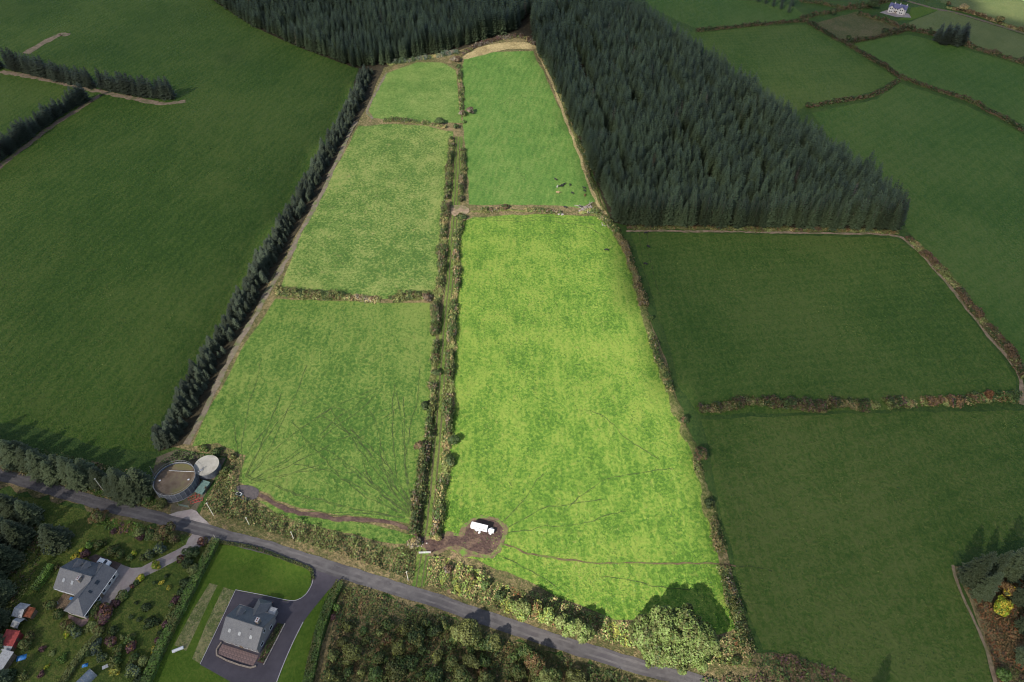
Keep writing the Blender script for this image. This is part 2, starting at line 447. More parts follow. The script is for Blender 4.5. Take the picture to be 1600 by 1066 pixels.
sheet('pasture', [(432, 466), (520, 470), (600, 474), (672, 474), (684, 540), (674, 640), (664, 690), (650, 770), (640, 818), (600, 812), (500, 800), (430, 780), (372, 752), (385, 712), (340, 692), (303, 694), (330, 630), (380, 545)], .06, M['lit3'], 'lower left lit pasture with faint cattle trails', smooth=False)
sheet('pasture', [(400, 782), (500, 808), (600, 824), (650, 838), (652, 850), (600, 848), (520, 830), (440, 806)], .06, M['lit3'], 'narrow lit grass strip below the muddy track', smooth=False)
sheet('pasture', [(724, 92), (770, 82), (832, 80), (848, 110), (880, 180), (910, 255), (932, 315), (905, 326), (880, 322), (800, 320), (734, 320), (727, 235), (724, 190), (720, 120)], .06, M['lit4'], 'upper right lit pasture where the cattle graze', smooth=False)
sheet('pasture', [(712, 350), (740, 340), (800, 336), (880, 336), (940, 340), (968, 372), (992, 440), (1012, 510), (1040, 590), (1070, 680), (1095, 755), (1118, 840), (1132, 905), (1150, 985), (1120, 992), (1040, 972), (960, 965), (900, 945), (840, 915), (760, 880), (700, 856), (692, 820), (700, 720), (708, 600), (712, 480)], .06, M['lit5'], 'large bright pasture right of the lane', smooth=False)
sheet('straw_bank', [(722, 92), (740, 78), (790, 66), (828, 68), (836, 76), (790, 78), (750, 88)], .09, M['straw'], 'pale straw coloured bank at the top of the farm')
strip('bare_bank', [(292, 694), (318, 645), (360, 560), (420, 455), (470, 365), (515, 275), (556, 190)], 2.3, .09, M['greybank'], 'bare brown strip beside the conifer belt', wvar=.35)
strip('bare_bank', [(582, 186), (574, 172), (590, 140), (604, 114)], 1.5, .09, M['greybank'], 'bare strip at the edge of the top left pasture', wvar=.3)
strip('bare_bank', [(838, 78), (862, 128), (890, 200), (915, 270), (934, 318), (948, 335)], 1.7, .09, M['straw'], 'straw coloured bank below the plantation edge', wvar=.35)
strip('bare_bank', [(978, 361), (1100, 362), (1200, 363), (1300, 365), (1395, 368), (1425, 385), (1470, 432), (1540, 520), (1588, 582), (1597, 632)], 1.6, .09, M['tan'], 'reddish bare bank along the plantation and field edge', wvar=.4)
strip('bare_bank', [(1491, 884), (1494, 900), (1506, 935), (1520, 965), (1535, 1000), (1550, 1050), (1560, 1090)], .9, .09, M['tan'], 'reddish bare path beside the right hand trees', wvar=.3)
sheet('rough_margin', [(1492, 886), (1520, 940), (1560, 1090), (1900, 1100), (1900, 870), (1640, 876)], .06, M['verge'], 'brown bracken ground under the right hand trees', smooth=False)
sheet('rough_margin', [(1150, 1010), (1190, 1020), (1250, 1026), (1300, 1044), (1380, 1090), (1150, 1100), (1020, 1050), (1020, 1020)], .025, M['verge'], 'brown scrub ground at the bottom of the right field', smooth=False)
for px, w, lab in [([(40, 84), (70, 66), (95, 54), (106, 56)], 6.0, 'reddish bare patch above the far left windbreak'),
                   ([(0, 112), (60, 122), (120, 135), (150, 142), (200, 152), (250, 162), (290, 158)], 4.5, 'tan bare strip below the long windbreak row'),
                   ([(156, 148), (120, 172), (80, 198), (40, 228), (-30, 285)], 4.0, 'grey farm track beside the second windbreak row')]:
    strip('bare_strip', px, w, .09, M['tan'] if w != 4.0 else M['dirt'], lab, wvar=.3)

# forest floors
RF = [(836, 72), (872, 140), (911, 230), (956, 346), (1000, 356), (1200, 358), (1400, 362), (1408, 345), (1388, 312), (1330, 264), (1225, 195), (1145, 130), (1015, 38), (940, -10), (860, -60), (800, -60), (829, 16)]
TF = [(300, -60), (330, -2), (395, 42), (470, 75), (556, 106), (592, 104), (690, 82), (802, 50), (829, 16), (786, -62)]
sheet('forest_floor', RF, .06, M['floor'], 'dark needle strewn ground under the right plantation', smooth=False)
sheet('forest_floor', TF, .06, M['floor'], 'dark needle strewn ground under the top plantation', smooth=False)
sheet('forest_floor', [(590, 108), (690, 86), (800, 54), (832, 66), (840, 60), (832, 0), (800, -20), (700, 60), (590, 96)], .055, M['floor'], 'dark brushy ground between the plantations and the farm top', smooth=False)
sheet('forest_floor', [(250, 706), (262, 660), (340, 535), (410, 405), (485, 270), (548, 165), (560, 104), (600, 104), (572, 170), (520, 265), (438, 412), (370, 535), (296, 690)], .07, M['floor'], 'dark ground under the conifer belt', smooth=False)

# houses' grounds
sheet('garden_ground', [(-60, 760), (0, 770), (76, 782), (160, 806), (250, 826), (326, 846), (340, 850), (290, 950), (225, 1090), (-140, 1110)], .099, M['garden'], 'rough garden grass round the T shaped house', smooth=False, wob=.3)
sheet('garden_ground', [(340, 850), (380, 855), (440, 872), (500, 892), (534, 908), (515, 960), (480, 1090), (225, 1090), (290, 950)], .100, M['lawn'], 'mown garden grass round the rectangular house', smooth=False, wob=.2)
sheet('scrub_ground', [(534, 915), (600, 930), (690, 962), (800, 1002), (960, 1050), (1060, 1085), (1040, 1140), (460, 1140)], .06, M['verge'], 'brown scrub ground below the road', smooth=False, wob=.3)
sheet('yard', [(232, 770), (246, 715), (276, 702), (352, 716), (306, 800), (280, 812)], .06, M['yard'], 'brown hardcore yard round the slurry tanks', smooth=False, wob=.3)

# the road, its worn patches and verges
ROAD = [(-120, 722), (0, 742), (75, 763), (160, 788), (250, 811), (330, 832), (430, 860), (520, 889), (600, 914), (690, 942), (790, 977), (880, 1006), (960, 1030), (1060, 1058), (1160, 1085), (1300, 1120)]
strip('road_verge', ROAD, 8.0, .094, M['verge'], 'rough brown grass verge either side of the lane road', wvar=.4)
strip('road', ROAD, 4.3, .14, M['asphalt'], 'narrow grey asphalt road', wvar=.05, wob=.12)
_r = densify(GP(ROAD), 1.5, False, .12); _rt = np.gradient(_r, axis=0); _rt /= np.linalg.norm(_rt, axis=1)[:, None]
for s_ in (-.95, .95):
    mb = MB(); mb.add(*strip_xy(_r + s_ * np.c_[-_rt[:, 1], _rt[:, 0]], .7, .143, .3)); tag(mb.build('wheel_track', M['worn']), 'paler worn wheel track along the road', kind='structure')
for px, w in [([(520, 886), (534, 890), (546, 894)], .9), ([(380, 845), (384, 847), (388, 850)], .6), ([(100, 769), (160, 786), (200, 797)], 1.0), ([(596, 908), (612, 914)], .8)]:
    strip('road_patch', px, w, .149, M['patch'], 'darker worn patch on the road', wvar=.45)
sheet('yard_entrance', [(262, 806), (300, 796), (312, 806), (330, 824), (296, 822)], .12, M['concrete'], 'pale concrete entrance from the road to the tank yard', wob=.2)

# drives
strip('driveway', [(330, 838), (300, 854), (270, 871), (240, 886), (216, 898)], 3.8, .12, M['concrete'], 'pale concrete driveway curving to the T shaped house', wvar=.08, wob=.1)
sheet('driveway_mouth', [(303, 832), (334, 838), (322, 846), (300, 858), (290, 855)], .116, M['concrete'], 'flared mouth of the pale concrete driveway', wob=.1)
sheet('driveway_court', [(189, 882), (205, 888), (236, 886), (240, 892), (215, 906), (200, 925), (185, 940), (164, 948), (152, 935), (176, 900)], .124, M['concrete'], 'pale concrete court beside the T shaped house', smooth=False, wob=.1)
sheet('parking_gravel', [(137, 872), (150, 866), (190, 881), (186, 894), (172, 898)], .118, M['gravel'], 'brown gravel parking behind the T shaped house', smooth=False, wob=.1)
sheet('patio', [(106, 960), (128, 968), (140, 966), (136, 974), (128, 980), (108, 970)], .12, M['paving'], 'pink paved patio at the end of the T shaped house', smooth=False, wob=.05)
sheet('driveway', [(368, 923), (410, 931), (448, 939), (462, 939), (476, 931), (486, 914), (489, 890), (534, 904), (512, 924), (486, 956), (474, 972), (458, 1004), (430, 1070), (420, 1100), (313, 1039), (340, 980)], .12, M['tarmac'], 'dark tarmac drive round the rectangular house', smooth=False, wob=.05)
sheet('uncut_strip', [(328, 912), (341, 915), (318, 960), (290, 1018), (272, 1008), (300, 955)], .106, M['stripes'], 'pale uncut grass strip left of the dark drive', smooth=False, wob=.15)
sheet('uncut_strip', [(350, 918), (368, 924), (342, 978), (313, 1037), (300, 1030), (325, 970)], .106, M['stripes'], 'pale uncut grass strip touching the dark drive', smooth=False, wob=.15)

# tracks, mud and trails of the lit farm
LANE = [(716, 214), (714, 300), (711, 345), (704, 440), (697, 520), (692, 580), (687, 640), (682, 700), (677, 760), (672, 815), (666, 850), (661, 880), (655, 918)]
strip('lane', LANE, 4.4, .105, M['lane'], 'grassy farm lane between two hedges', wvar=.1)
_l = densify(GP(LANE), 1.5, False, .15)
_t = np.gradient(_l, axis=0); _t /= np.linalg.norm(_t, axis=1)[:, None]
for s in (-.85, .85):
    mb = MB(); mb.add(*strip_xy(_l + s * np.c_[-_t[:, 1], _t[:, 0]], .55, .12, .3)); tag(mb.build('wheel_rut', M['rut']), 'dark wheel rut running up the farm lane', kind='structure')
sheet('trampled_grass', [(722, 820), (736, 809), (758, 805), (780, 812), (793, 826), (792, 844), (782, 862), (756, 872), (730, 866), (712, 858), (690, 866), (664, 866), (656, 846), (690, 836), (708, 833), (720, 831)], .15, M['trampled'], 'thin trampled grass fringing the mud round the trailer', wob=.9, step=1.0)
sheet('mud_patch', [(728, 822), (738, 813), (757, 810), (776, 816), (786, 828), (784, 842), (774, 858), (752, 866), (736, 858), (716, 852), (690, 860), (668, 862), (662, 848), (690, 842), (712, 838), (726, 836)], .172, M['mud'], 'trampled reddish brown mud round the white trailer', wob=.5, step=1.2)
sheet('mud_patch', [(366, 766), (376, 758), (392, 758), (402, 766), (400, 778), (388, 782), (374, 778)], .172, M['mud_dark'], 'dark trampled mud round the water trough', wob=.4, step=1.2)
strip('muddy_track', [(395, 770), (420, 782), (450, 796), (490, 805), (530, 811), (575, 814), (605, 816), (636, 826), (664, 846)], 1.5, .164, M['mud'], 'muddy brown cattle track across the lower left pasture', wvar=.4)
sheet('bare_patch', [(700, 326), (712, 320), (734, 326), (728, 336), (708, 338)], .158, M['tan'], 'bare gateway on the lane between the hedges', wob=.4)
strip('cattle_trail', [(784, 850), (820, 862), (870, 873), (940, 880), (1000, 881), (1060, 881), (1120, 883), (1150, 884)], .5, .168, M['trail2'], 'long brown cattle trail across the bright pasture', wvar=.4, wob=.35)
strip('cattle_trail', [(770, 864), (800, 877), (832, 894), (870, 916)], .3, .152, M['trail'], 'short trail below the muddy patch', wvar=.5)
TR = [[(376, 760), (379, 720), (382, 670), (392, 620), (410, 560)], [(384, 720), (400, 690), (440, 650), (500, 620)], [(376, 745), (372, 705), (364, 660)],
      [(640, 800), (620, 760), (596, 700), (580, 640)], [(636, 790), (606, 740), (560, 690), (500, 650)], [(630, 806), (580, 770), (520, 740), (460, 725)],
      [(644, 780), (634, 720), (626, 660), (622, 610)], [(600, 640), (560, 650), (520, 640), (470, 670)], [(590, 610), (560, 630), (530, 655)], [(400, 770), (440, 745), (500, 735), (560, 740)],
      [(640, 790), (590, 725), (545, 665)], [(638, 800), (560, 735), (480, 690)],
      [(786, 830), (830, 806), (880, 790), (940, 782)], [(786, 836), (840, 826), (900, 820), (980, 800)], [(780, 820), (810, 790), (850, 740)],
      [(900, 640), (940, 650), (985, 690), (1030, 720)], [(880, 800), (930, 760), (990, 740), (1050, 735)], [(735, 338), (800, 342), (870, 340), (930, 352)], [(735, 342), (800, 346), (860, 346), (920, 356), (960, 380)],
      [(1000, 365), (1006, 420), (1020, 470)], [(1012, 365), (1016, 410), (1032, 465)], [(940, 900), (1000, 912), (1080, 925)]]
_tr = random.Random(5)
for k in range(22):                         # trails fanning out from the lane gateway and from the trough
    ox, oy = ((648, 812), (378, 756))[k % 3 == 0]
    a = _tr.uniform(1.75, 3.0) if k % 3 else _tr.uniform(.15, 1.45)
    ln = _tr.uniform(120, 300); b = _tr.uniform(-.35, .35)
    TR.append([(max(312, min(655, ox + math.cos(a + b * q) * ln * q)), max(560 - 0, oy - math.sin(a + b * q) * ln * q * .8)) for q in (.08, .3, .55, .8, 1.0)])
for i, t in enumerate(TR):
    strip('cattle_trail', t, .24, .112 + .0009 * i, M['trail'], 'faint narrow cattle trail in the pasture', wvar=.6, wob=.5)

# ------------------------------------------------------------------ foliage
PAL = dict(dkgreen=(.030, .048, .014), green=(.052, .085, .020), olive=(.085, .092, .026), bracken=(.135, .082, .034), straw=(.225, .175, .080),
           yellow=(.185, .195, .040), brown=(.085, .055, .030), twig=(.135, .115, .085), purple=(.085, .040, .045), lime=(.19, .25, .020), russet=(.17, .075, .030),
           pale=(.140, .165, .052), fresh=(.075, .135, .022), blue=(.050, .070, .050), gold=(.34, .27, .03), leafy=(.115, .165, .040))

def pal_pick(pal, p, freq, rng, jitter=.35):
    """colour per leaf: clumps of one kind, blended at random"""
    names = [k for k, w in pal]; w = np.array([w for k, w in pal], float); cum = np.cumsum(w / w.sum())
    s = noise3(p, freq) * .24 + noise3(p + 17, freq * 3) * .20 + .5
    s = np.clip(s + rng.uniform(-.13, .13, len(p)), 0, .999)
    idx = np.searchsorted(cum, s)
    col = np.array([PAL[k] for k in names])[np.clip(idx, 0, len(names) - 1)]
    return col * (1 + jitter * rng.uniform(-1, 1, (len(p), 1)))

def leaf_mesh(name, p, nrm, size, col, rng, asp=.62):
    n = len(p)
    nrm = nrm / (np.linalg.norm(nrm, axis=1)[:, None] + 1e-9)
    r = rng.normal(size=(n, 3)); t = np.cross(nrm, r); t /= np.linalg.norm(t, axis=1)[:, None] + 1e-9
    b = np.cross(nrm, t)
    s = size[:, None]
    v = np.empty((n, 4, 3))
    v[:, 0] = p + t * s; v[:, 1] = p + b * s * asp + nrm * s * .18; v[:, 2] = p - t * s; v[:, 3] = p - b * s * asp + nrm * s * .18
    return raw_mesh(name, v.reshape(-1, 3), np.repeat(col, 4, axis=0))

def raw_mesh(name, v, col):
    """quads, four own vertices each, colour per vertex"""
    n = len(v) // 4
    me = bpy.data.meshes.new(name)
    me.vertices.add(4 * n); me.vertices.foreach_set('co', v.astype(np.float32).ravel())
    me.loops.add(4 * n); me.loops.foreach_set('vertex_index', np.arange(4 * n, dtype=np.int32))
    me.polygons.add(n); me.polygons.foreach_set('loop_start', np.arange(0, 4 * n, 4, dtype=np.int32))
    me.polygons.foreach_set('loop_total', np.full(n, 4, dtype=np.int32))
    me.update(calc_edges=True)
    a = me.attributes.new('tint', 'FLOAT_COLOR', 'POINT')
    a.data.foreach_set('color', np.c_[np.clip(col, 0, 1), np.ones(len(col))].astype(np.float32).ravel())
    return me

def lobes_leaves(lobes, size, pal, rng, cover=2.2, freq=.5, up=.25):
    P_, N_ = [], []
    L = np.array(lobes, float)
    for i, (cx, cy, cz, rx, ry, rz) in enumerate(lobes):
        area = 4 * math.pi * ((rx * ry) ** 1.6 / 3 + (rx * rz) ** 1.6 / 3 + (ry * rz) ** 1.6 / 3) ** (1 / 1.6)
        n = int(area * cover / (size * size * 1.24))
        d = rng.normal(size=(n, 3)); d /= np.linalg.norm(d, axis=1)[:, None]
        d = d[d[:, 2] > -.55]
        k = (1 - .30 * rng.random(len(d)) ** 2) * (1 + .10 * noise3(d * 3 + i * 7, 1.2))
        p = np.array([cx, cy, cz]) + d * np.array([rx, ry, rz]) * k[:, None]
        keep = p[:, 2] > .05
        for j in range(len(lobes)):
            if j == i: continue
            q = (p - L[j, :3]) / L[j, 3:]
            keep &= (q ** 2).sum(1) > .55
        P_.append(p[keep]); N_.append(d[keep])
    p = np.concatenate(P_); nn = np.concatenate(N_)
    nn = nn + rng.normal(size=nn.shape) * .55 + np.array([0, 0, up])
    s = size * rng.uniform(.6, 1.3, len(p))
    return p, nn, s, pal_pick(pal, p + rng.uniform(-90, 90, 3), freq, rng)

def rand_lobes(r, h, n, rng, z0=.25):
    """a lumpy crown: one core and smaller lobes round it"""
    L = [(0, 0, h * (.46 + z0 * .2), r * rng.uniform(.5, .78), r * rng.uniform(.5, .78), h * .46)]
    for k in range(n):
        a = rng.uniform(0, 6.283); q = r * rng.uniform(.30, .76); rr = r * rng.uniform(.24, .50)
        zz = h * rng.uniform(.34, .80) * (1.12 - .35 * q / r)
        L.append((q * math.cos(a), q * math.sin(a), zz, rr, rr, rr * h / r * .5 * rng.uniform(.7, 1.05)))
    return L

def bush(name, loc, r, h, pal, label, cat='bush', group=None, size=None, n=6, trunk=False, seed=None, cover=2.0, rz=0.0):
    rng = np.random.default_rng(int(seed if seed is not None else abs(loc[0] * 131 + loc[1] * 977) + r * 100))
    root = thing(name, label, cat, (loc[0], loc[1], 0), rz, group)
    lift = h * .16 if trunk else 0
    L = [(a, b, c + lift, d, e, f) for a, b, c, d, e, f in rand_lobes(r, h - lift, n, rng)]
    p, nn, s, col = lobes_leaves(L, size or max(.16, min(.36, r * .13)), pal, rng, cover, freq=1.1 / r)
    mesh_obj('crown' if trunk else 'foliage', leaf_mesh('crown', p, nn, s, col, rng), M['leaf'], root)
    mb = MB()
    tr = max(.05, h * .03)
    mb.tube((0, 0, 0), (0, 0, h * .55), tr, tr * .5)
    for k in range(4 if trunk else 3):
        a = rng.uniform(0, 6.28)
        mb.tube((0, 0, h * .12 * (1 + k * .6)), (r * .55 * math.cos(a), r * .55 * math.sin(a), h * (.5 + .08 * k)), tr * .5, tr * .2, 5)
    mb.build('trunk' if trunk else 'stem', M['bark'], root)
    return root

def hedge(name, px, width, height, pal, label, grassy=True, size=.33, cover=2.6, bank=.5, gap=.0, cat='hedge', clipped=False, freq=.34, group=None, wob=.6, rough=.5):
    """a hedgerow along a ground line: earth bank below, leaves above"""
    g = densify(GP(px), .8, False, 0 if clipped else wob)
    org = g[0].copy(); g = g - org
    rng = np.random.default_rng(int(abs(org[0] * 37 + org[1] * 91)) + len(px))
    if not clipped: width *= .80
    root = thing(name, label, cat, (org[0], org[1], 0), 0, group)
    t = np.gradient(g, axis=0); t /= np.linalg.norm(t, axis=1)[:, None] + 1e-9
    nn = np.c_[-t[:, 1], t[:, 0]]
    n = len(g)
    length = n * .8
    wn_ = noise3(np.c_[g, np.zeros(n)] + org[0], .16); hn = noise3(np.c_[g, np.zeros(n)] + org[1] + 40, .22)
    q_ = np.c_[g, np.zeros(n)] + org[0]
    hn = hn * .7 + .6 * noise3(q_ + 11, .55); wn_ = wn_ * .7 + .6 * noise3(q_ + 23, .5)
    W = width * np.clip(1 + (0.04 if clipped else .42) * wn_, .35, 1.9); Hh = height * (1 + (0.03 if clipped else rough + .35) * hn)
    Hh = np.clip(Hh, height * .10, height * 2.1)
    lowf = Hh / height
    # bank
    if bank > 0:
        off = (-.55, -.32, 0, .32, .55); zz = (0.0, .75, 1.0, .75, 0.0)
        vs = []
        for i in range(n):
            for o_, z_ in zip(off, zz):
                vs.append((g[i, 0] + nn[i, 0] * o_ * W[i], g[i, 1] + nn[i, 1] * o_ * W[i], bank * z_ * (1 + .25 * hn[i])))
        fs = [(i * 5 + k, i * 5 + k + 1, i * 5 + 6 + k, i * 5 + 5 + k) for i in range(n - 1) for k in range(4)]
        mb = MB(); mb.add(vs, fs); o = mb.build('earth_bank', M['bank'], root)
        if o.data.polygons[0].normal.z < 0: o.data.flip_normals()
    m = int(length * (width + height * 1.3) * cover / (size * size * 1.24))
    idx = rng.integers(0, n, m)
    if gap > 0:
        keep = (noise3(np.c_[g, np.zeros(n)] + org[0] * .7, .11)[idx] + rng.uniform(-.25, .25, m)) > gap - .55
        idx = idx[keep]; m = len(idx)
    th = rng.uniform(-.12, math.pi + .12, m)
    if clipped:
        # box section: sides and flat top
        u = rng.uniform(-1, 1, m) * (width / 2 + height)
        top = np.abs(u) < width / 2
        x = np.where(top, u, np.sign(u) * width / 2); z = np.where(top, height, height - (np.abs(u) - width / 2))
        x = x * W[idx] / width; z = z * Hh[idx] / height
        nx = np.where(top, 0, np.sign(u)); nz = np.where(top, 1.0, .25)
    else:
        k = 1 - .35 * rng.random(m) ** 2
        x = np.cos(th) * W[idx] / 2 * k; z = bank * .6 + np.maximum(0.02, np.sin(th)) * Hh[idx] * k
        nx = np.cos(th); nz = np.sin(th)
    along = rng.uniform(-.6, .6, m)
    p = np.c_[g[idx] + nn[idx] * (x + (0 if clipped else .45) * rng.normal(size=m))[:, None] + t[idx] * along[:, None], np.maximum(z, .05)]
    nv = np.c_[nn[idx] * nx[:, None], nz] + rng.normal(size=(m, 3)) * (.35 if clipped else .6)
    col = pal_pick(pal, p + np.array([org[0], org[1], 0]), freq, rng, .3)
    if not clipped and grassy:
        grassy = (lowf[idx] + rng.uniform(-.25, .25, m)) < .62
        gc = pal_pick([('straw', 3), ('pale', 3), ('olive', 2)], p + np.array([org[0], org[1], 0]), freq, rng, .3)
        col = np.where(grassy[:, None], gc, col)
    mesh_obj('foliage', leaf_mesh('hedge_leaves', p, nv, size * rng.uniform(.6, 1.3, m), col, rng), M['leaf'], root)
    return root

def inside(poly, x, y):
    n = len(poly); r = np.zeros(len(x), bool); j = n - 1
    for i in range(n):
        xi, yi = poly[i][0], poly[i][1]; xj, yj = poly[j][0], poly[j][1]
        c = ((yi > y) != (yj > y)) & (x < (xj - xi) * (y - yi) / (yj - yi + 1e-12) + xi)
        r ^= c; j = i
    return r

def cover_stuff(name, px, hmax, pal, label, size=.4, per=4.0, freq=.26, keepf=None, cat='ground cover', lum=.6):
    """uncountable low growth over an area: mounded leaves, one object"""
    poly = GP(px); xs = np.array([p[0] for p in poly]); ys = np.array([p[1] for p in poly])
    rng = np.random.default_rng(int(abs(xs[0] * 13 + ys[0] * 7)))
    ar = abs(np.dot(xs, np.roll(ys, 1)) - np.dot(ys, np.roll(xs, 1))) / 2
    bb = (xs.max() - xs.min()) * (ys.max() - ys.min())
    n = int(bb * per)
    x = rng.uniform(xs.min(), xs.max(), n); y = rng.uniform(ys.min(), ys.max(), n)
    k = inside([(a, b) for a, b in zip(xs, ys)], x, y)
    x, y = x[k], y[k]
    q = np.c_[x, y, np.zeros(len(x))]
    hm = np.clip(.45 + lum * noise3(q, .35) + .35 * noise3(q + 5, .11), .06, 1.5) * hmax
    z = hm * (1 - .45 * rng.random(len(x)) ** 2) * 1.0
    p = np.c_[x, y, np.maximum(z, .06)]
    e = .3
    gx = (noise3(q + [e, 0, 0], .35) - noise3(q, .35)) / e * lum * hmax
    gy = (noise3(q + [0, e, 0], .35) - noise3(q, .35)) / e * lum * hmax
    nv = np.c_[-gx, -gy, np.ones(len(x))] + rng.normal(size=(len(x), 3)) * .55
    col = pal_pick(pal, p, freq, rng, .35)
    o = mesh_obj(name, leaf_mesh(name, p, nv, size * rng.uniform(.55, 1.35, len(x)), col, rng), M['leaf'])
    return tag(o, label, cat, None, 'stuff')

def tufts(px_list, per, pal, label, size=.2, seed=1):
    """standing grass tussocks too many to count over whole fields"""
    rng = np.random.default_rng(seed); P_ = []
    for px in px_list:
        poly = GP(px); xs = np.array([p[0] for p in poly]); ys = np.array([p[1] for p in poly])
        n = int((xs.max() - xs.min()) * (ys.max() - ys.min()) * per)
        x = rng.uniform(xs.min(), xs.max(), n); y = rng.uniform(ys.min(), ys.max(), n)
        k = inside([(a, b) for a, b in zip(xs, ys)], x, y); q = np.c_[x[k], y[k], np.zeros(k.sum())]
        k = (noise3(q, .12) * .5 + noise3(q + 9, .5) * .5 + rng.uniform(-.5, .5, len(q))) > -.05
        P_.append(q[k])
    p = np.concatenate(P_); p[:, 2] = .10 + rng.uniform(.0, .10, len(p))
    nv = np.array([0, 0, 1.0]) + rng.normal(size=(len(p), 3)) * .55
    col = pal_pick(pal, p, .10, rng, .3)
    return tag(mesh_obj('grass_tussocks', leaf_mesh('grass_tussocks', p, nv, size * rng.uniform(.5, 1.4, len(p)), col, rng), M['leaf']), label, 'grass', None, 'stuff')

PAL.update(g_dark=(.030, .072, .012), g_mid=(.062, .128, .020), g_pale=(.150, .205, .042), g_straw=(.20, .20, .065), d_dark=(.024, .056, .009), d_mid=(.045, .085, .014), d_pale=(.095, .120, .028))
TL = [('g_dark', 3), ('g_mid', 3), ('g_pale', 3), ('g_straw', 1)]
TD = [('d_dark', 3), ('d_mid', 3), ('d_pale', 2)]  # darker set for the outer fields, some of their shade put in
tufts([[(602, 118), (690, 100), (716, 150), (720, 190), (585, 182)], [(562, 200), (706, 208), (698, 320), (688, 440), (670, 460), (444, 458), (470, 372)], [(436, 470), (670, 476), (682, 540), (664, 690), (640, 812), (500, 798), (376, 750), (340, 694), (308, 692)],
       [(728, 94), (830, 82), (880, 182), (930, 314), (880, 320), (736, 318)]], 1.5, TL, 'tussocky grass of the left and upper lit pastures', .20, 2)
tufts([[(716, 352), (800, 340), (938, 344), (990, 440), (1040, 592), (1094, 758), (1130, 905), (1148, 982), (960, 962), (840, 912), (702, 852), (702, 720)]], 2.0, TL, 'tussocky grass of the large bright pasture', .20, 3)
tufts([[(1000, 372), (1395, 378), (1500, 480), (1575, 590), (1400, 636), (1100, 642)], [(1105, 662), (1600, 646), (1600, 835), (1496, 866), (1545, 1066), (1300, 1036), (1200, 1010)], [(60, 660), (150, 692), (240, 696), (330, 520), (480, 255), (300, 200), (0, 420), (0, 640)]], .9, TD, 'grass tussocks of the dark neighbouring fields', .22, 4)

# ---- conifers
def spruce_mesh(name, H, Rr, whorls, nb, tw, seed, base, tip, low=.05, taper=.72):
    rng = np.random.default_rng(seed); V = []; K = []
    base = np.array(base); tip = np.array(tip)
    for i in range(whorls):
        f = (i + .3 * rng.random()) / whorls
        z = H * (low + (1 - low) * f ** .95)
        r0 = Rr * (1 - f) ** taper * (.35 + .65 * min(1, f * 8 + .5)) + .12
        a0 = rng.uniform(0, 6.28); m = max(4, int(nb * (1 - f * .45)))
        for j in range(m):
            a = a0 + 6.283 * j / m + rng.uniform(-.25, .25); r = r0 * rng.uniform(.78, 1.18)
            d = np.array([math.cos(a), math.sin(a), 0]); s = np.array([-d[1], d[0], 0])
            lift = r * rng.uniform(.02, .30) * (1.2 if f > .6 else .5)
            droop = -r * rng.uniform(.10, .30) * (1 - f)
            b0 = np.array([0, 0, z]); e0 = b0 + d * r + np.array([0, 0, droop + lift])
            mid = b0 + d * r * .55 + np.array([0, 0, droop * .35 + lift * .2])
            w = r * .20 + .10
            V += [b0, mid + s * w - [0, 0, .10 * r], e0, mid - s * w - [0, 0, .10 * r]]
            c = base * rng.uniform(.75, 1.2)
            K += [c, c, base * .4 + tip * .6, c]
            for t in range(tw):
                q = rng.uniform(.35, .98); sd = 1 if t % 2 else -1
                o = b0 + (e0 - b0) * q; dl = (s * sd * rng.uniform(.5, 1.0) + d * rng.uniform(.4, .9)); ll = (.26 * r + .14) * (1.25 - q * .55)
                ee = o + dl * ll + np.array([0, 0, rng.uniform(-.12, .10) * ll]); sp = np.cross(dl, [0, 0, 1]); sp = sp / (np.linalg.norm(sp) + 1e-9) * ll * .34
                mm = o + dl * ll * .5 + np.array([0, 0, .10 * ll])
                c = base * rng.uniform(.8, 1.25)
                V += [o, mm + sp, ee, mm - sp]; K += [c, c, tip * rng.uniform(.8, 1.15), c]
    # leader shoot
    for k in range(3):
        a = k * 2.1; s = np.array([math.cos(a), math.sin(a), 0]) * .10
        V += [np.array([0, 0, H * .94]), np.array([0, 0, H * .98]) + s, np.array([0, 0, H * 1.04]), np.array([0, 0, H * .98]) - s]; K += [base, tip, tip, tip]
    return raw_mesh(name, np.array(V), np.array(K))

def trunk_mesh(name, H, r):
    return MB().tube((0, 0, 0), (0, 0, H * .96), r, r * .12, 6).mesh(name)

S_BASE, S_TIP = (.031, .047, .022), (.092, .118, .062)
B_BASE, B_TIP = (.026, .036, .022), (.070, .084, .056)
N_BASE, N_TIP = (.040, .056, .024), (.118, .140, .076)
FAR = [spruce_mesh('spruce_crown', 15, r, 14, 9, 4, 100 + i, S_BASE, S_TIP, .05, e) for i, (r, e) in enumerate(((2.5, .62), (2.8, .7), (2.3, .55), (2.6, .66), (2.9, .6)))]
BELT = [spruce_mesh('belt_crown', 9, r, 14, 11, 5, 200 + i, B_BASE, B_TIP) for i, r in enumerate((2.3, 2.7, 2.5))]
NEAR = [spruce_mesh('roadside_crown', 12, r, 20, 13, 8, 300 + i, N_BASE, N_TIP, .02) for i, r in enumerate((3.0, 3.6, 3.3))]
DEAD = spruce_mesh('dying_spruce_crown', 14, 2.3, 12, 7, 2, 150, (.060, .046, .032), (.120, .095, .068))
FARX = FAR + [DEAD]
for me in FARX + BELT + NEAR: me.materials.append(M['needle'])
T16, T9, T12 = trunk_mesh('spruce_trunk', 15, .20), trunk_mesh('belt_trunk', 9, .14), trunk_mesh('roadside_trunk', 12, .22)
for me in (T16, T9, T12): me.materials.append(M['bark'])

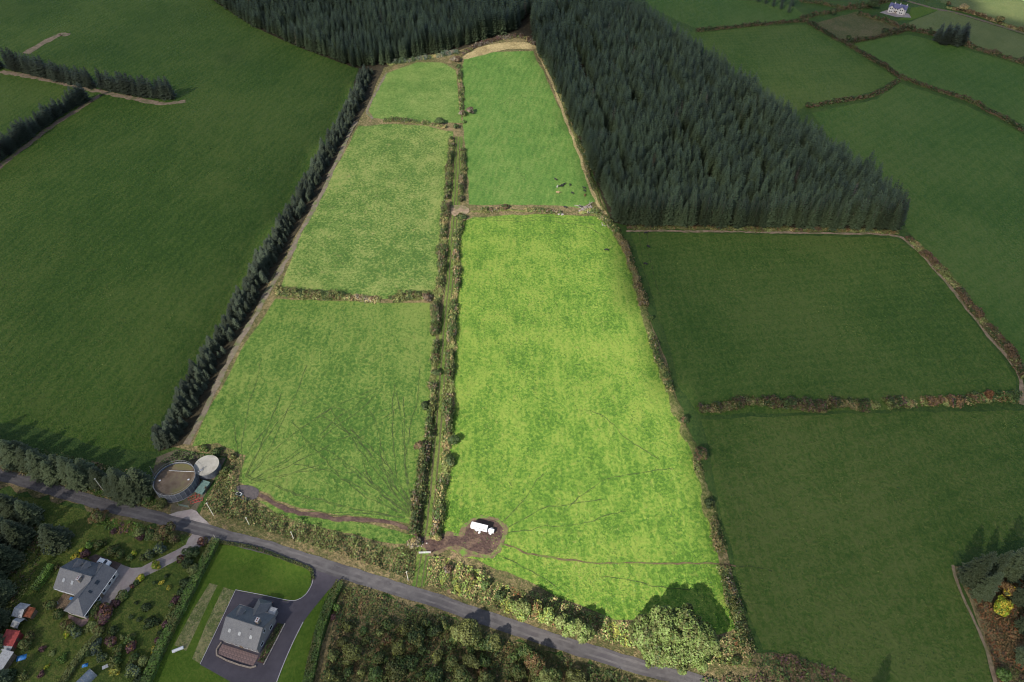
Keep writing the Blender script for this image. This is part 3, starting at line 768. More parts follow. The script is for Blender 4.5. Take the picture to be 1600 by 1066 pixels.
def spruce(loc, kind, scale, label, group, name='spruce_tree', sz=None):
    crowns, tr = {'far': (FAR, T16), 'belt': (BELT, T9), 'near': (NEAR, T12)}[kind]
    root = thing(name, label, 'tree', (loc[0], loc[1], 0), random.uniform(0, 6.28), group)
    root.scale = (scale, scale, sz or scale)
    mesh_obj('crown', random.choice(crowns), None, root)
    mesh_obj('trunk', tr, None, root)
    return root

def forest_points(poly, step, jit=.30, rot=.0):
    g = [(p.x, p.y) for p in GP(poly)]
    xs = [p[0] for p in g]; ys = [p[1] for p in g]
    cx, cy = sum(xs) / len(xs), sum(ys) / len(ys); ext = max(max(xs) - min(xs), max(ys) - min(ys))
    k = np.arange(-ext, ext, step); X, Y = np.meshgrid(k, k); X = X.ravel(); Y = Y.ravel()
    X = X + RNG.uniform(-jit, jit, len(X)) * step; Y = Y + RNG.uniform(-jit, jit, len(Y)) * step
    x = cx + X * math.cos(rot) - Y * math.sin(rot); y = cy + X * math.sin(rot) + Y * math.cos(rot)
    m = inside(g, x, y)
    return np.c_[x[m], y[m]]

def seg_dist(p, a, b):
    a = np.array(a[:2]); b = np.array(b[:2]); d = b - a
    t = np.clip(((p - a) @ d) / (d @ d), 0, 1)
    return np.linalg.norm(p - (a + t[:, None] * d), axis=1)

pr = forest_points(RF, 3.15, jit=.34, rot=.15); pt = forest_points(TF, 3.2, jit=.34, rot=.2)
for a, b, w in [((1060, 215), (1120, 310), 2.8), ((900, 90), (928, 160), 3.2), ((880, 30), (960, 130), 1.5), ((1000, 40), (1180, 240), 1.4), ((1150, 215), (1190, 300), 2.0), ((960, 120), (1000, 200), 2.2), ((1240, 240), (1290, 310), 1.6), ((1010, 90), (1060, 160), 2.4), ((930, 180), (975, 290), 1.5)]:
    pr = pr[seg_dist(pr, G(*a), G(*b)) > w]
pr = pr[RNG.random(len(pr)) > .05]; pt = pt[RNG.random(len(pt)) > .05]
front = seg_dist(pr, G(966, 350), G(1405, 361))
left = np.minimum(seg_dist(pr, G(842, 74), G(920, 230)), seg_dist(pr, G(920, 230), G(966, 348)))
order = np.argsort(front); near_f = order[:100]
rest = np.setdiff1d(np.arange(len(pr)), near_f)
near_l = rest[np.argsort(left[rest])[:34]]
rest = np.setdiff1d(rest, near_l)
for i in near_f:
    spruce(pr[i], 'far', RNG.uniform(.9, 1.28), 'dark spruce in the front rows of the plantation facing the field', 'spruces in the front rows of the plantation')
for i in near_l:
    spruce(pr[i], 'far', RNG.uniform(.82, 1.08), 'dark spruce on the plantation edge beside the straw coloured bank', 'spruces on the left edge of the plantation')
def stand(name, pts, scl, meshes, label, cat):
    """trees past counting: one object of instances"""
    n = len(pts)
    fm = bpy.data.meshes.new(name + '_points'); fm.from_pydata([(a, b, 0) for a, b in pts], [], [])
    for nm, dat in (('tree_scale', scl), ('tree_turn', RNG.uniform(0, 6.28, n))):
        at = fm.attributes.new(nm, 'FLOAT', 'POINT'); at.data.foreach_set('value', np.asarray(dat, dtype=np.float32))
    at = fm.attributes.new('tree_kind', 'INT', 'POINT'); at.data.foreach_set('value', np.where(RNG.random(n) < .015, len(meshes) - 1, RNG.integers(0, max(1, len(meshes) - 1), n)).astype(np.int32))
    ob = tag(mesh_obj(name, fm, None), label, cat, None, 'stuff')
    src = bpy.data.collections.new(name + '_sources')
    for i, me in enumerate(meshes): src.objects.link(bpy.data.objects.new(name + '_source_%d' % i, me))
    ng = bpy.data.node_groups.new(name, 'GeometryNodeTree')
    ng.interface.new_socket('Geometry', in_out='INPUT', socket_type='NodeSocketGeometry')
    ng.interface.new_socket('Geometry', in_out='OUTPUT', socket_type='NodeSocketGeometry')
    gi = ng.nodes.new('NodeGroupInput'); go = ng.nodes.new('NodeGroupOutput')
    ci = ng.nodes.new('GeometryNodeCollectionInfo'); ci.inputs[0].default_value = src; ci.inputs[1].default_value = True; ci.inputs[2].default_value = True
    ip = ng.nodes.new('GeometryNodeInstanceOnPoints'); ip.inputs['Pick Instance'].default_value = True
    def gattr(nm, typ):
        k = ng.nodes.new('GeometryNodeInputNamedAttribute'); k.data_type = typ; k.inputs[0].default_value = nm
        return [o for o in k.outputs if o.enabled and o.name == 'Attribute'][0]
    cxyz = ng.nodes.new('ShaderNodeCombineXYZ'); ng.links.new(gattr('tree_turn', 'FLOAT'), cxyz.inputs[2])
    e2r = ng.nodes.new('FunctionNodeEulerToRotation'); ng.links.new(cxyz.outputs[0], e2r.inputs[0])
    ng.links.new(gi.outputs[0], ip.inputs['Points']); ng.links.new(ci.outputs[0], ip.inputs['Instance'])
    ng.links.new(gattr('tree_kind', 'INT'), ip.inputs['Instance Index']); ng.links.new(e2r.outputs[0], ip.inputs['Rotation'])
    ng.links.new(gattr('tree_scale', 'FLOAT'), ip.inputs['Scale']); ng.links.new(ip.outputs[0], go.inputs[0])
    ob.modifiers.new('trees', 'NODES').node_group = ng
    return ob
allp = np.concatenate([pr[rest], pt])
q = np.c_[allp, np.zeros(len(allp))]
scl = (.97 + .13 * noise3(q, .03) + .10 * noise3(q, .15) + RNG.uniform(-.20, .16, len(allp))).clip(.5, 1.3)
stand('spruce_plantation', allp, scl, FARX, 'dense dark spruce plantation behind the front rows of trees', 'plantation')

# the conifer belt on the left of the lit farm: three rows of young spruces
bl = densify(GP([(272, 700), (294, 655), (368, 520), (436, 398), (512, 258), (560, 170), (582, 118)]), 2.9)
bt = np.gradient(bl, axis=0); bt /= np.linalg.norm(bt, axis=1)[:, None]; bn = np.c_[-bt[:, 1], bt[:, 0]]
belt = []
for row, offs in enumerate((5.6, 3.0, .6)):
    for i in range(len(bl)):
        if RNG.random() < .05: continue
        p = bl[i] + bn[i] * (offs + RNG.uniform(-.8, .8)) + bt[i] * (RNG.uniform(-.8, .8) + row * 1.1)
        belt.append((p[0], p[1], RNG.uniform(.58, .98) * (1 + .14 * math.sin(i * .21 + row)) * (1.0 if row < 2 else .72)))
belt.sort(key=lambda b: b[1])
for b in belt[:132]:
    spruce(b, 'belt', b[2], 'young dark spruce in the near half of the long belt left of the pastures', 'spruces of the long belt')
stand('spruce_belt', [(b[0], b[1]) for b in belt[132:]], [b[2] for b in belt[132:]], BELT, 'far half of the dark spruce belt left of the upper pastures', 'tree belt')

# windbreak rows far left
ORD = 'first second third fourth fifth sixth seventh eighth ninth tenth eleventh twelfth thirteenth fourteenth fifteenth sixteenth seventeenth eighteenth nineteenth twentieth twenty-first twenty-second twenty-third twenty-fourth twenty-fifth twenty-sixth twenty-seventh twenty-eighth twenty-ninth thirtieth'.split()
def row(px, n, kind, scale, label, group, jit=.4, sz=None):
    g = densify(GP(px), .5)
    for k in range(n):
        p = g[int((k + .5) / n * (len(g) - 1))] + RNG.uniform(-jit, jit, 2)
        spruce(p, kind, scale * RNG.uniform(.82, 1.15), ORD[k] + ' ' + label, group, 'conifer_tree', sz and sz * RNG.uniform(.88, 1.12))
row([(16, 106), (60, 118), (110, 130), (150, 138)], 18, 'belt', 1.5, 'conifer from the left in the left half of the long windbreak', 'conifers of the long windbreak')
row([(160, 138), (200, 146), (240, 152), (274, 154)], 14, 'belt', 1.5, 'conifer from the left in the right half of the long windbreak', 'conifers of the short windbreak')
row([(-60, 290), (0, 250), (50, 212), (95, 180), (138, 156)], 30, 'belt', 1.3, 'conifer from the frame edge in the slanting windbreak beside the farm track', 'conifers of the slanting windbreak')
row([(-12, 110), (4, 106)], 3, 'belt', 1.5, 'conifer at the frame edge left of the long windbreak', 'conifers at the left edge', .8)

# roadside spruces and the dark trees at lower left
RS = [(8, 716, .95), (30, 722, 1.0), (52, 728, .85), (74, 740, 1.05), (88, 748, .8), (118, 748, 1.0), (130, 756, .9), (140, 744, .8), (160, 756, .75), (180, 768, .7), (198, 772, 1.0), (214, 776, .95), (228, 768, 1.05), (190, 758, .8), (100, 738, .8), (42, 716, .8), (-14, 706, 1), (-40, 700, 1.1)]
for i, (x, y, s) in enumerate(sorted(RS)):
    spruce(G(x, y), 'near', s * 1.28, ORD[i] + ' grey green spruce from the left in the row above the road', 'roadside spruces above the road', sz=s * 1.08)
LS = [(4, 800, 1.15), (28, 806, 1.1), (52, 812, .95), (14, 838, 1.15), (36, 846, 1.05), (-6, 870, 1.2), (16, 882, 1.1), (-8, 912, 1.15), (10, 930, 1.0), (-14, 952, 1.1), (4, 972, .95), (-20, 1000, 1.1), (2, 1012, .8), (-30, 830, 1.2), (-40, 780, 1.2)]
for i, (x, y, s) in enumerate(sorted(LS, key=lambda k: k[1])):
    spruce(G(x, y), 'near', s * 1.1, ORD[i] + ' tall dark spruce from the top along the left garden edge', 'dark spruces along the garden edge', sz=s * 1.0)
spruce(G(92, 850), 'near', 1.25, 'broad grey green spruce at the top corner of the garden', None, sz=.98)
spruce(G(6, 1068), 'near', .9, 'dark spruce in the bottom left corner below the sheds', None, sz=.75)

# right hand bottom trees
for x, y, s, lab in [(1512, 906, 1.05, 'grey green conifer at the path bend, leftmost of the right hand clump'), (1540, 900, 1.0, 'grey conifer second from left in the right hand clump'), (1575, 895, 1.1, 'grey conifer third from left in the right hand clump'), (1608, 900, 1.1, 'grey conifer at the right frame edge above the yellow bush'),
                     (1530, 930, 1.0, 'olive green conifer just left of the yellow bush'), (1590, 940, .9, 'dark conifer behind the yellow bush'), (1600, 985, .95, 'dark conifer below the yellow bush'), (1596, 1030, .8, 'dark conifer low at the right frame edge'), (1640, 960, 1.1, 'conifer beyond the right frame edge'), (1650, 905, 1.1, 'conifer beyond the right frame edge, upper')]:
    spruce(G(x, y), 'near', s * RNG.uniform(.85, 1.15), lab, None, sz=s * RNG.uniform(1.1, 1.45))
spruce(G(1366, 1098), 'near', .75, 'slim spruce whose shadow falls on the lower right field', None, sz=1.0)

# isolated far conifer clump on the pale field
for i, (dx, dy) in enumerate([(-9, 2), (-5, -3), (0, 0), (4, 3), (8, -2), (-2, 5), (5, -5), (10, 4), (-7, -4), (1, -6)]):
    c = G(1484, 66); spruce((c.x + dx * 1.0, c.y + dy), 'belt', 1.45 * RNG.uniform(.85, 1.1), 'dark conifer in the lone round clump beside the far hedge', 'conifers of the lone clump')
for i, (x, y) in enumerate([(1160, -2), (1172, 0), (1184, 3), (1196, 6), (1208, 10), (1220, 14), (1232, 20), (1178, -8), (1192, -6), (1206, -2), (1222, 4), (1236, 10)]):
    spruce(G(x, y), 'far', .8 * RNG.uniform(.85, 1.1), 'dark conifer in the small wood at the top right', 'conifers of the small top wood')

# ------------------------------------------------------------------ hedges
HED = [('bracken', 3), ('olive', 3), ('dkgreen', 2), ('straw', 3), ('brown', 2)]
HLANE = [('straw', 1.6), ('pale', 1.2), ('olive', 3), ('dkgreen', 4), ('green', 2), ('brown', 2.4), ('twig', 2.2), ('bracken', 1), ('straw', 1.2)]
HDARK = [('dkgreen', 4), ('green', 1.5), ('brown', 2.4), ('purple', .8), ('olive', 2), ('straw', .8)]
HBANK = [('straw', 2.4), ('green', 2), ('dkgreen', 3), ('olive', 2.4), ('twig', 1.2), ('straw', 1.6), ('bracken', .8)]
hedge('hedgerow', [(706, 218), (703, 260), (700, 312)], 3.4, 1.6, HLANE, 'brown hedge left of the lane, topmost stretch')
hedge('hedgerow', [(697, 322), (693, 370), (688, 420), (682, 470), (682, 524)], 4.2, 1.7, HLANE, 'long brown hedge left of the lane, middle stretch')
hedge('hedgerow', [(682, 538), (680, 575), (677, 610), (671, 650), (667, 690)], 3.0, 1.5, HLANE, 'hedge left of the lane beside the lower left pasture', gap=.2)
hedge('hedgerow', [(666, 694), (664, 730), (657, 775), (650, 815), (646, 836)], 4.4, 1.7, HLANE, 'hedge left of the lane, lowest stretch above the mud')
hedge('hedgerow', [(724, 236), (723, 275), (721, 316)], 3.2, 1.6, HLANE, 'brown hedge right of the lane, topmost stretch')
hedge('hedgerow', [(717, 350), (714, 400), (711, 450), (710, 500), (708, 524)], 3.2, 1.6, HLANE, 'hedge right of the lane, upper stretch')
hedge('hedgerow', [(707, 528), (704, 570), (703, 620), (700, 665), (696, 700)], 4.2, 1.8, HLANE, 'hedge right of the lane, dark middle stretch')
hedge('hedgerow', [(697, 706), (692, 745), (689, 785), (684, 820), (682, 838)], 4.0, 1.6, HLANE, 'hedge right of the lane, lowest stretch above the mud', gap=.15)
hedge('hedgerow', [(718, 112), (720, 140), (722, 172), (727, 182)], 2.4, 1.2, HLANE, 'thin hedge between the two top pastures')
hedge('hedgerow', [(600, 190), (626, 190), (652, 192), (680, 196), (698, 200)], 2.8, 1.3, HLANE, 'low hedge below the small top left pasture', gap=.15)
hedge('hedgerow', [(432, 454), (470, 460), (510, 464), (548, 467)], 4.6, 2.2, [('dkgreen', 4), ('olive', 3), ('brown', 2), ('green', 1)], 'thick green hedge between the left pastures, left stretch')
hedge('hedgerow', [(553, 467), (575, 468), (593, 470)], 3.2, 1.3, [('brown', 3), ('straw', 2), ('twig', 2), ('olive', 2)], 'short brown hedge end beside the gap between left pastures')
hedge('hedgerow', [(612, 470), (630, 467), (650, 465), (668, 464)], 4.4, 2.2, [('dkgreen', 4), ('olive', 3), ('brown', 2)], 'thick hedge stub between the left pastures, right of the gap')
hedge('hedgerow', [(738, 330), (770, 329), (810, 329), (850, 331), (876, 334)], 2.6, 1.1, HLANE, 'low broken hedge between the right hand pastures', gap=.25)
hedge('hedgerow', [(905, 332), (925, 332), (940, 338), (955, 352), (966, 364)], 3.4, 1.4, HBANK, 'scrubby hedge corner below the plantation')
hedge('hedgerow', [(606, 102), (640, 95), (680, 88), (715, 82)], 5.0, 1.6, [('dkgreen', 3), ('blue', 2), ('twig', 2)], 'dark brush along the top left of the farm')
hedge('hedgerow', [(715, 88), (740, 76), (780, 62), (815, 58), (836, 70)], 4.0, 1.6, [('twig', 4), ('purple', 1), ('brown', 2), ('straw', 1.5)], 'grey twiggy brush along the top of the farm')
RH = [(966, 366), (975, 385), (985, 412), (996, 445), (1006, 480), (1016, 515), (1026, 548), (1038, 580), (1049, 612), (1060, 642), (1072, 680), (1083, 705), (1092, 735), (1103, 770), (1112, 805), (1121, 840), (1128, 865)]
for i, (a, b, lab) in enumerate([(0, 4, 'uppermost'), (4, 8, 'second'), (8, 11, 'third'), (11, 14, 'fourth'), (14, 17, 'lowest above the trail gap')]):
    hedge('hedgerow', RH[a:b + (1 if b < 17 else 0)], 3.6, 1.9, HBANK if i % 2 else [('dkgreen', 2), ('olive', 2), ('straw', 3), ('bracken', 1), ('twig', 2)], 'straggling hedge on the right farm boundary, %s stretch' % lab, gap=.05)
hedge('hedgerow', [(1133, 892), (1140, 918), (1148, 945), (1156, 970), (1164, 1000), (1172, 1022)], 4.0, 2.0, HBANK, 'straggling hedge on the right boundary beside the big tree shadow')
hedge('hedgerow', [(845, 84), (870, 134), (898, 208), (922, 275), (944, 330)], 2.6, 1.1, HBANK, 'low scrub along the foot of the plantation', gap=.1)
hedge('hedgerow', [(980, 357), (1080, 358), (1200, 359), (1320, 361), (1400, 364)], 2.2, .8, [('bracken', 2), ('olive', 3), ('brown', 2)], 'brown bracken fringe in front of the plantation')
hedge('hedgerow', [(1095, 640), (1140, 634), (1190, 628), (1230, 634), (1280, 636), (1320, 632), (1356, 636)], 4.8, 2.0, HDARK, 'dark brown hedge between the right fields, left stretch', rough=.7)
hedge('hedgerow', [(1362, 632), (1368, 632)], 3.6, 1.7, [('green', 3), ('dkgreen', 2)], 'small green bush clump between the hedge stretches')
hedge('hedgerow', [(1382, 632), (1405, 632), (1432, 633)], 5.4, 2.4, [('brown', 3), ('dkgreen', 3), ('purple', 1), ('bracken', 1)], 'dark brown hedge between the right fields, middle block')
hedge('hedgerow', [(1442, 628), (1470, 628), (1498, 630)], 5.0, 2.0, [('brown', 3), ('bracken', 2), ('purple', 1), ('dkgreen', 2)], 'brown hedge between the right fields, third block')
hedge('hedgerow', [(1508, 628), (1530, 624), (1560, 622), (1586, 622)], 4.6, 2.2, [('dkgreen', 4), ('green', 2), ('bracken', 1.5), ('brown', 2)], 'green hedge between the right fields at the right end')
hedge('hedgerow', [(1416, 372), (1450, 402), (1490, 446), (1530, 494), (1570, 546), (1600, 590)], 4.4, 1.2, [('dkgreen', 3), ('brown', 3), ('bracken', 1), ('purple', 1)], 'dark bracken bank running down from the plantation corner')
for px, w, h, lab in [([(1088, 49), (1130, 45), (1180, 40), (1225, 36), (1262, 33)], 3.0, 1.6, 'far hedge crossing above the plantation edge field'),
                      ([(1264, 36), (1300, 58), (1322, 69), (1350, 86), (1380, 104), (1408, 122)], 3.4, 2.0, 'far hedge running down from the small wood'),
                      ([(1408, 122), (1450, 138), (1510, 157), (1560, 182), (1602, 206), (1660, 232)], 3.2, 1.8, 'far hedge running to the right frame edge'),
                      ([(1262, 167), (1300, 161), (1340, 154), (1372, 146), (1404, 126)], 3.0, 1.5, 'curving far hedge behind the plantation'),
                      ([(1322, 68), (1350, 63), (1385, 56), (1414, 47)], 3.6, 2.0, 'far hedge below the rushy field'),
                      ([(1416, 46), (1450, 53), (1475, 62)], 4.0, 2.4, 'thick far hedge left of the lone conifer clump'),
                      ([(1498, 66), (1530, 78), (1560, 88), (1602, 100), (1680, 120)], 4.6, 2.6, 'thick far hedge right of the lone conifer clump'),
                      ([(1340, 22), (1370, 30), (1400, 40), (1414, 46)], 4.5, 2.2, 'dark hedge in front of the far house'),
                      ([(1250, 30), (1275, 24), (1305, 18), (1330, 12)], 3.4, 1.8, 'far hedge left of the far house'),
                      ([(1325, 14), (1350, 12), (1375, 6), (1392, -2)], 6.0, 4.0, 'tall dark hedge left of the far house'),
                      ([(1250, 2), (1290, 8), (1325, 14)], 3.6, 2.0, 'hedge beyond the small wood'),
                      ([(1478, 12), (1520, 22), (1560, 36), (1602, 50), (1680, 66)], 4.0, 1.8, 'straw and brown hedge below the bright far field')]:
    hedge('hedgerow', px, w, h, [('straw', 3), ('bracken', 2), ('brown', 2), ('olive', 2)] if 'straw' in lab else [('dkgreen', 4), ('brown', 2.5), ('green', 1), ('olive', 1)], lab, grassy='straw' in lab, size=.5, rough=.3, gap=0, bank=.25)

# clipped garden hedges
CLIP = [('olive', 3), ('green', 3), ('fresh', 2), ('pale', 1)]
hedge('clipped_hedge', [(338, 848), (312, 898), (286, 950), (258, 1004), (226, 1080)], 2.6, 2.0, CLIP, 'long clipped hedge between the two house gardens', clipped=True, bank=0, size=.26)
hedge('clipped_hedge', [(532, 914), (518, 940), (505, 975), (494, 1015), (480, 1080)], 2.6, 1.8, CLIP, 'clipped hedge right of the dark drive', clipped=True, bank=0, size=.26)
hedge('clipped_hedge', [(156, 994), (138, 1014), (118, 1040), (98, 1072)], 1.8, 1.5, [('olive', 3), ('pale', 2), ('yellow', 1)], 'yellowish hedge across the lower garden', clipped=True, bank=0, size=.26)
hedge('clipped_hedge', [(80, 888), (70, 904), (58, 922)], 2.0, 1.8, [('fresh', 3), ('green', 2)], 'bright green hedge piece left of the T shaped house', clipped=True, bank=0, size=.26)
hedge('low_hedge', [(346, 848), (400, 858), (450, 876), (484, 890), (489, 904)], .9, .7, [('olive', 2), ('dkgreen', 2), ('brown', 1)], 'thin low hedge along the road above the lawn', clipped=True, bank=0, size=.22)

# ------------------------------------------------------------------ rough growth at the road side of the farm
ROUGH = [('straw', 3), ('leafy', 3), ('olive', 3), ('green', 2), ('dkgreen', 1.2), ('bracken', 1), ('pale', 2.4)]
ROUGH2 = [('yellow', 2.4), ('leafy', 4), ('straw', 2.4), ('green', 2), ('olive', 3), ('dkgreen', 1), ('russet', .8)]
cover_stuff('bramble_thicket', [(316, 798), (330, 770), (350, 735), (366, 720), (372, 770), (410, 792), (470, 815), (540, 838), (610, 855), (652, 858), (646, 908), (560, 878), (430, 836)], 1.5, ROUGH, 'brown and green bramble thicket between road and lower left pasture', size=.30, per=11)
cover_stuff('bramble_thicket', [(672, 872), (700, 872), (740, 888), (800, 918), (850, 932), (910, 952), (980, 975), (1000, 985), (1010, 1020), (900, 992), (780, 955), (664, 914)], 1.6, ROUGH2, 'yellow green bramble thicket below the bright pasture', size=.30, per=11)
cover_stuff('bramble_thicket', [(1100, 996), (1160, 996), (1182, 1044), (1100, 1038), (1090, 1020)], 1.1, ROUGH2, 'yellow green thicket in the bottom right corner of the farm', size=.30, per=11)
cover_stuff('bracken', [(536, 916), (600, 932), (690, 964), (800, 1004), (960, 1052), (1060, 1090), (1020, 1120), (490, 1120)], 1.3, [('bracken', 1.6), ('olive', 3.4), ('green', 2.5), ('dkgreen', 3), ('brown', 1.2), ('straw', .8)], 'brown bracken and brambles below the road', size=.32, per=8)
cover_stuff('bracken', [(1190, 1020), (1250, 1026), (1300, 1044), (1380, 1090), (1150, 1100), (1090, 1062), (1180, 1056)], 1.2, HDARK, 'dark brown bracken below the lower right field', size=.34, per=8)
cover_stuff('bracken', [(1500, 890), (1522, 940), (1565, 1090), (1700, 1100), (1700, 890)], 1.0, [('bracken', 3), ('russet', 2), ('brown', 2), ('olive', 1)], 'rust brown bracken under the right hand trees', size=.34, per=7)
cover_stuff('undergrowth', [(0, 735), (0, 690), (120, 715), (240, 745), (240, 795), (160, 778), (75, 755)], .8, [('olive', 3), ('green', 2), ('straw', 1.5), ('brown', 1)], 'grassy undergrowth along the upper road side', size=.3, per=7)
cover_stuff('undergrowth', [(250, 722), (280, 704), (350, 716), (330, 730), (300, 720), (268, 726)], .9, [('dkgreen', 3), ('green', 2), ('brown', 1)], 'dark undergrowth behind the slurry tanks', size=.3, per=7)
cover_stuff('undergrowth', [(0, 1050), (20, 960), (40, 930), (50, 900), (80, 850), (60, 820), (20, 860), (-40, 1000)], .9, [('olive', 3), ('brown', 2), ('dkgreen', 3), ('straw', 1)], 'rough growth beside the dark spruces of the garden', size=.3, per=6)
cover_stuff('undergrowth', [(160, 806), (250, 826), (300, 838), (290, 850), (240, 846), (180, 834), (140, 818)], .9, [('green', 3), ('fresh', 2), ('bracken', 2), ('purple', 1)], 'mixed undergrowth between road and upper lawn', size=.3, per=7)
print('foliage base done')
# ------------------------------------------------------------------ trees and bushes one by one
BR = [('olive', 3), ('green', 3), ('dkgreen', 2), ('pale', 1)]
BY = [('yellow', 3), ('leafy', 3), ('olive', 2), ('pale', 3)]
BP = [('pale', 5), ('leafy', 3), ('olive', 2)]
# big sycamore group at the bottom of the bright pasture: one broad multi-headed crown
c = G(1048, 1012)
rng = np.random.default_rng(55)
root = thing('broadleaf_tree', 'huge round pale green tree casting a long shadow on the bright pasture', 'tree', (c.x, c.y, 0))
L = []
for (dx, dy, r, h) in [(-7.5, 1.5, 5.2, 10.5), (-2.5, 3.2, 5.6, 13), (2.8, 2.2, 5.8, 13.5), (7.4, 0, 5.0, 11), (-5, -2.6, 4.6, 8.5), (0, -3.0, 5.0, 9.5), (4.8, -2.8, 4.8, 9)]:
    L.append((dx, dy, h * .55, r * .9, r * .9, h * .45))
    for k in range(7):
        a = rng.uniform(0, 6.28); q = r * rng.uniform(.4, 1.0); rr = r * rng.uniform(.16, .36)
        L.append((dx + q * math.cos(a), dy + q * math.sin(a), h * rng.uniform(.45, .98) * (1.1 - .3 * q / r), rr, rr * rng.uniform(.7, 1.2), rr * rng.uniform(.8, 1.4)))
p, nn, s, col = lobes_leaves(L, .34, [('pale', 3), ('leafy', 4), ('olive', 3), ('green', 2)], rng, 2.2, .35, .35)
mesh_obj('crown', leaf_mesh('sycamore_leaves', p, nn, s, col, rng), M['leaf'], root)
mb = MB()
for dx, dy, h in [(-7, 1.5, 7), (-2.5, 3.2, 8), (2.8, 2.2, 8), (7, 0, 7), (0, -2.6, 6)]:
    mb.tube((dx * .5, dy * .5, 0), (dx * .8, dy * .8, h * .5), .32, .22); mb.tube((dx * .8, dy * .8, h * .5), (dx, dy, h), .22, .08)
mb.build('trunk', M['bark'], root)

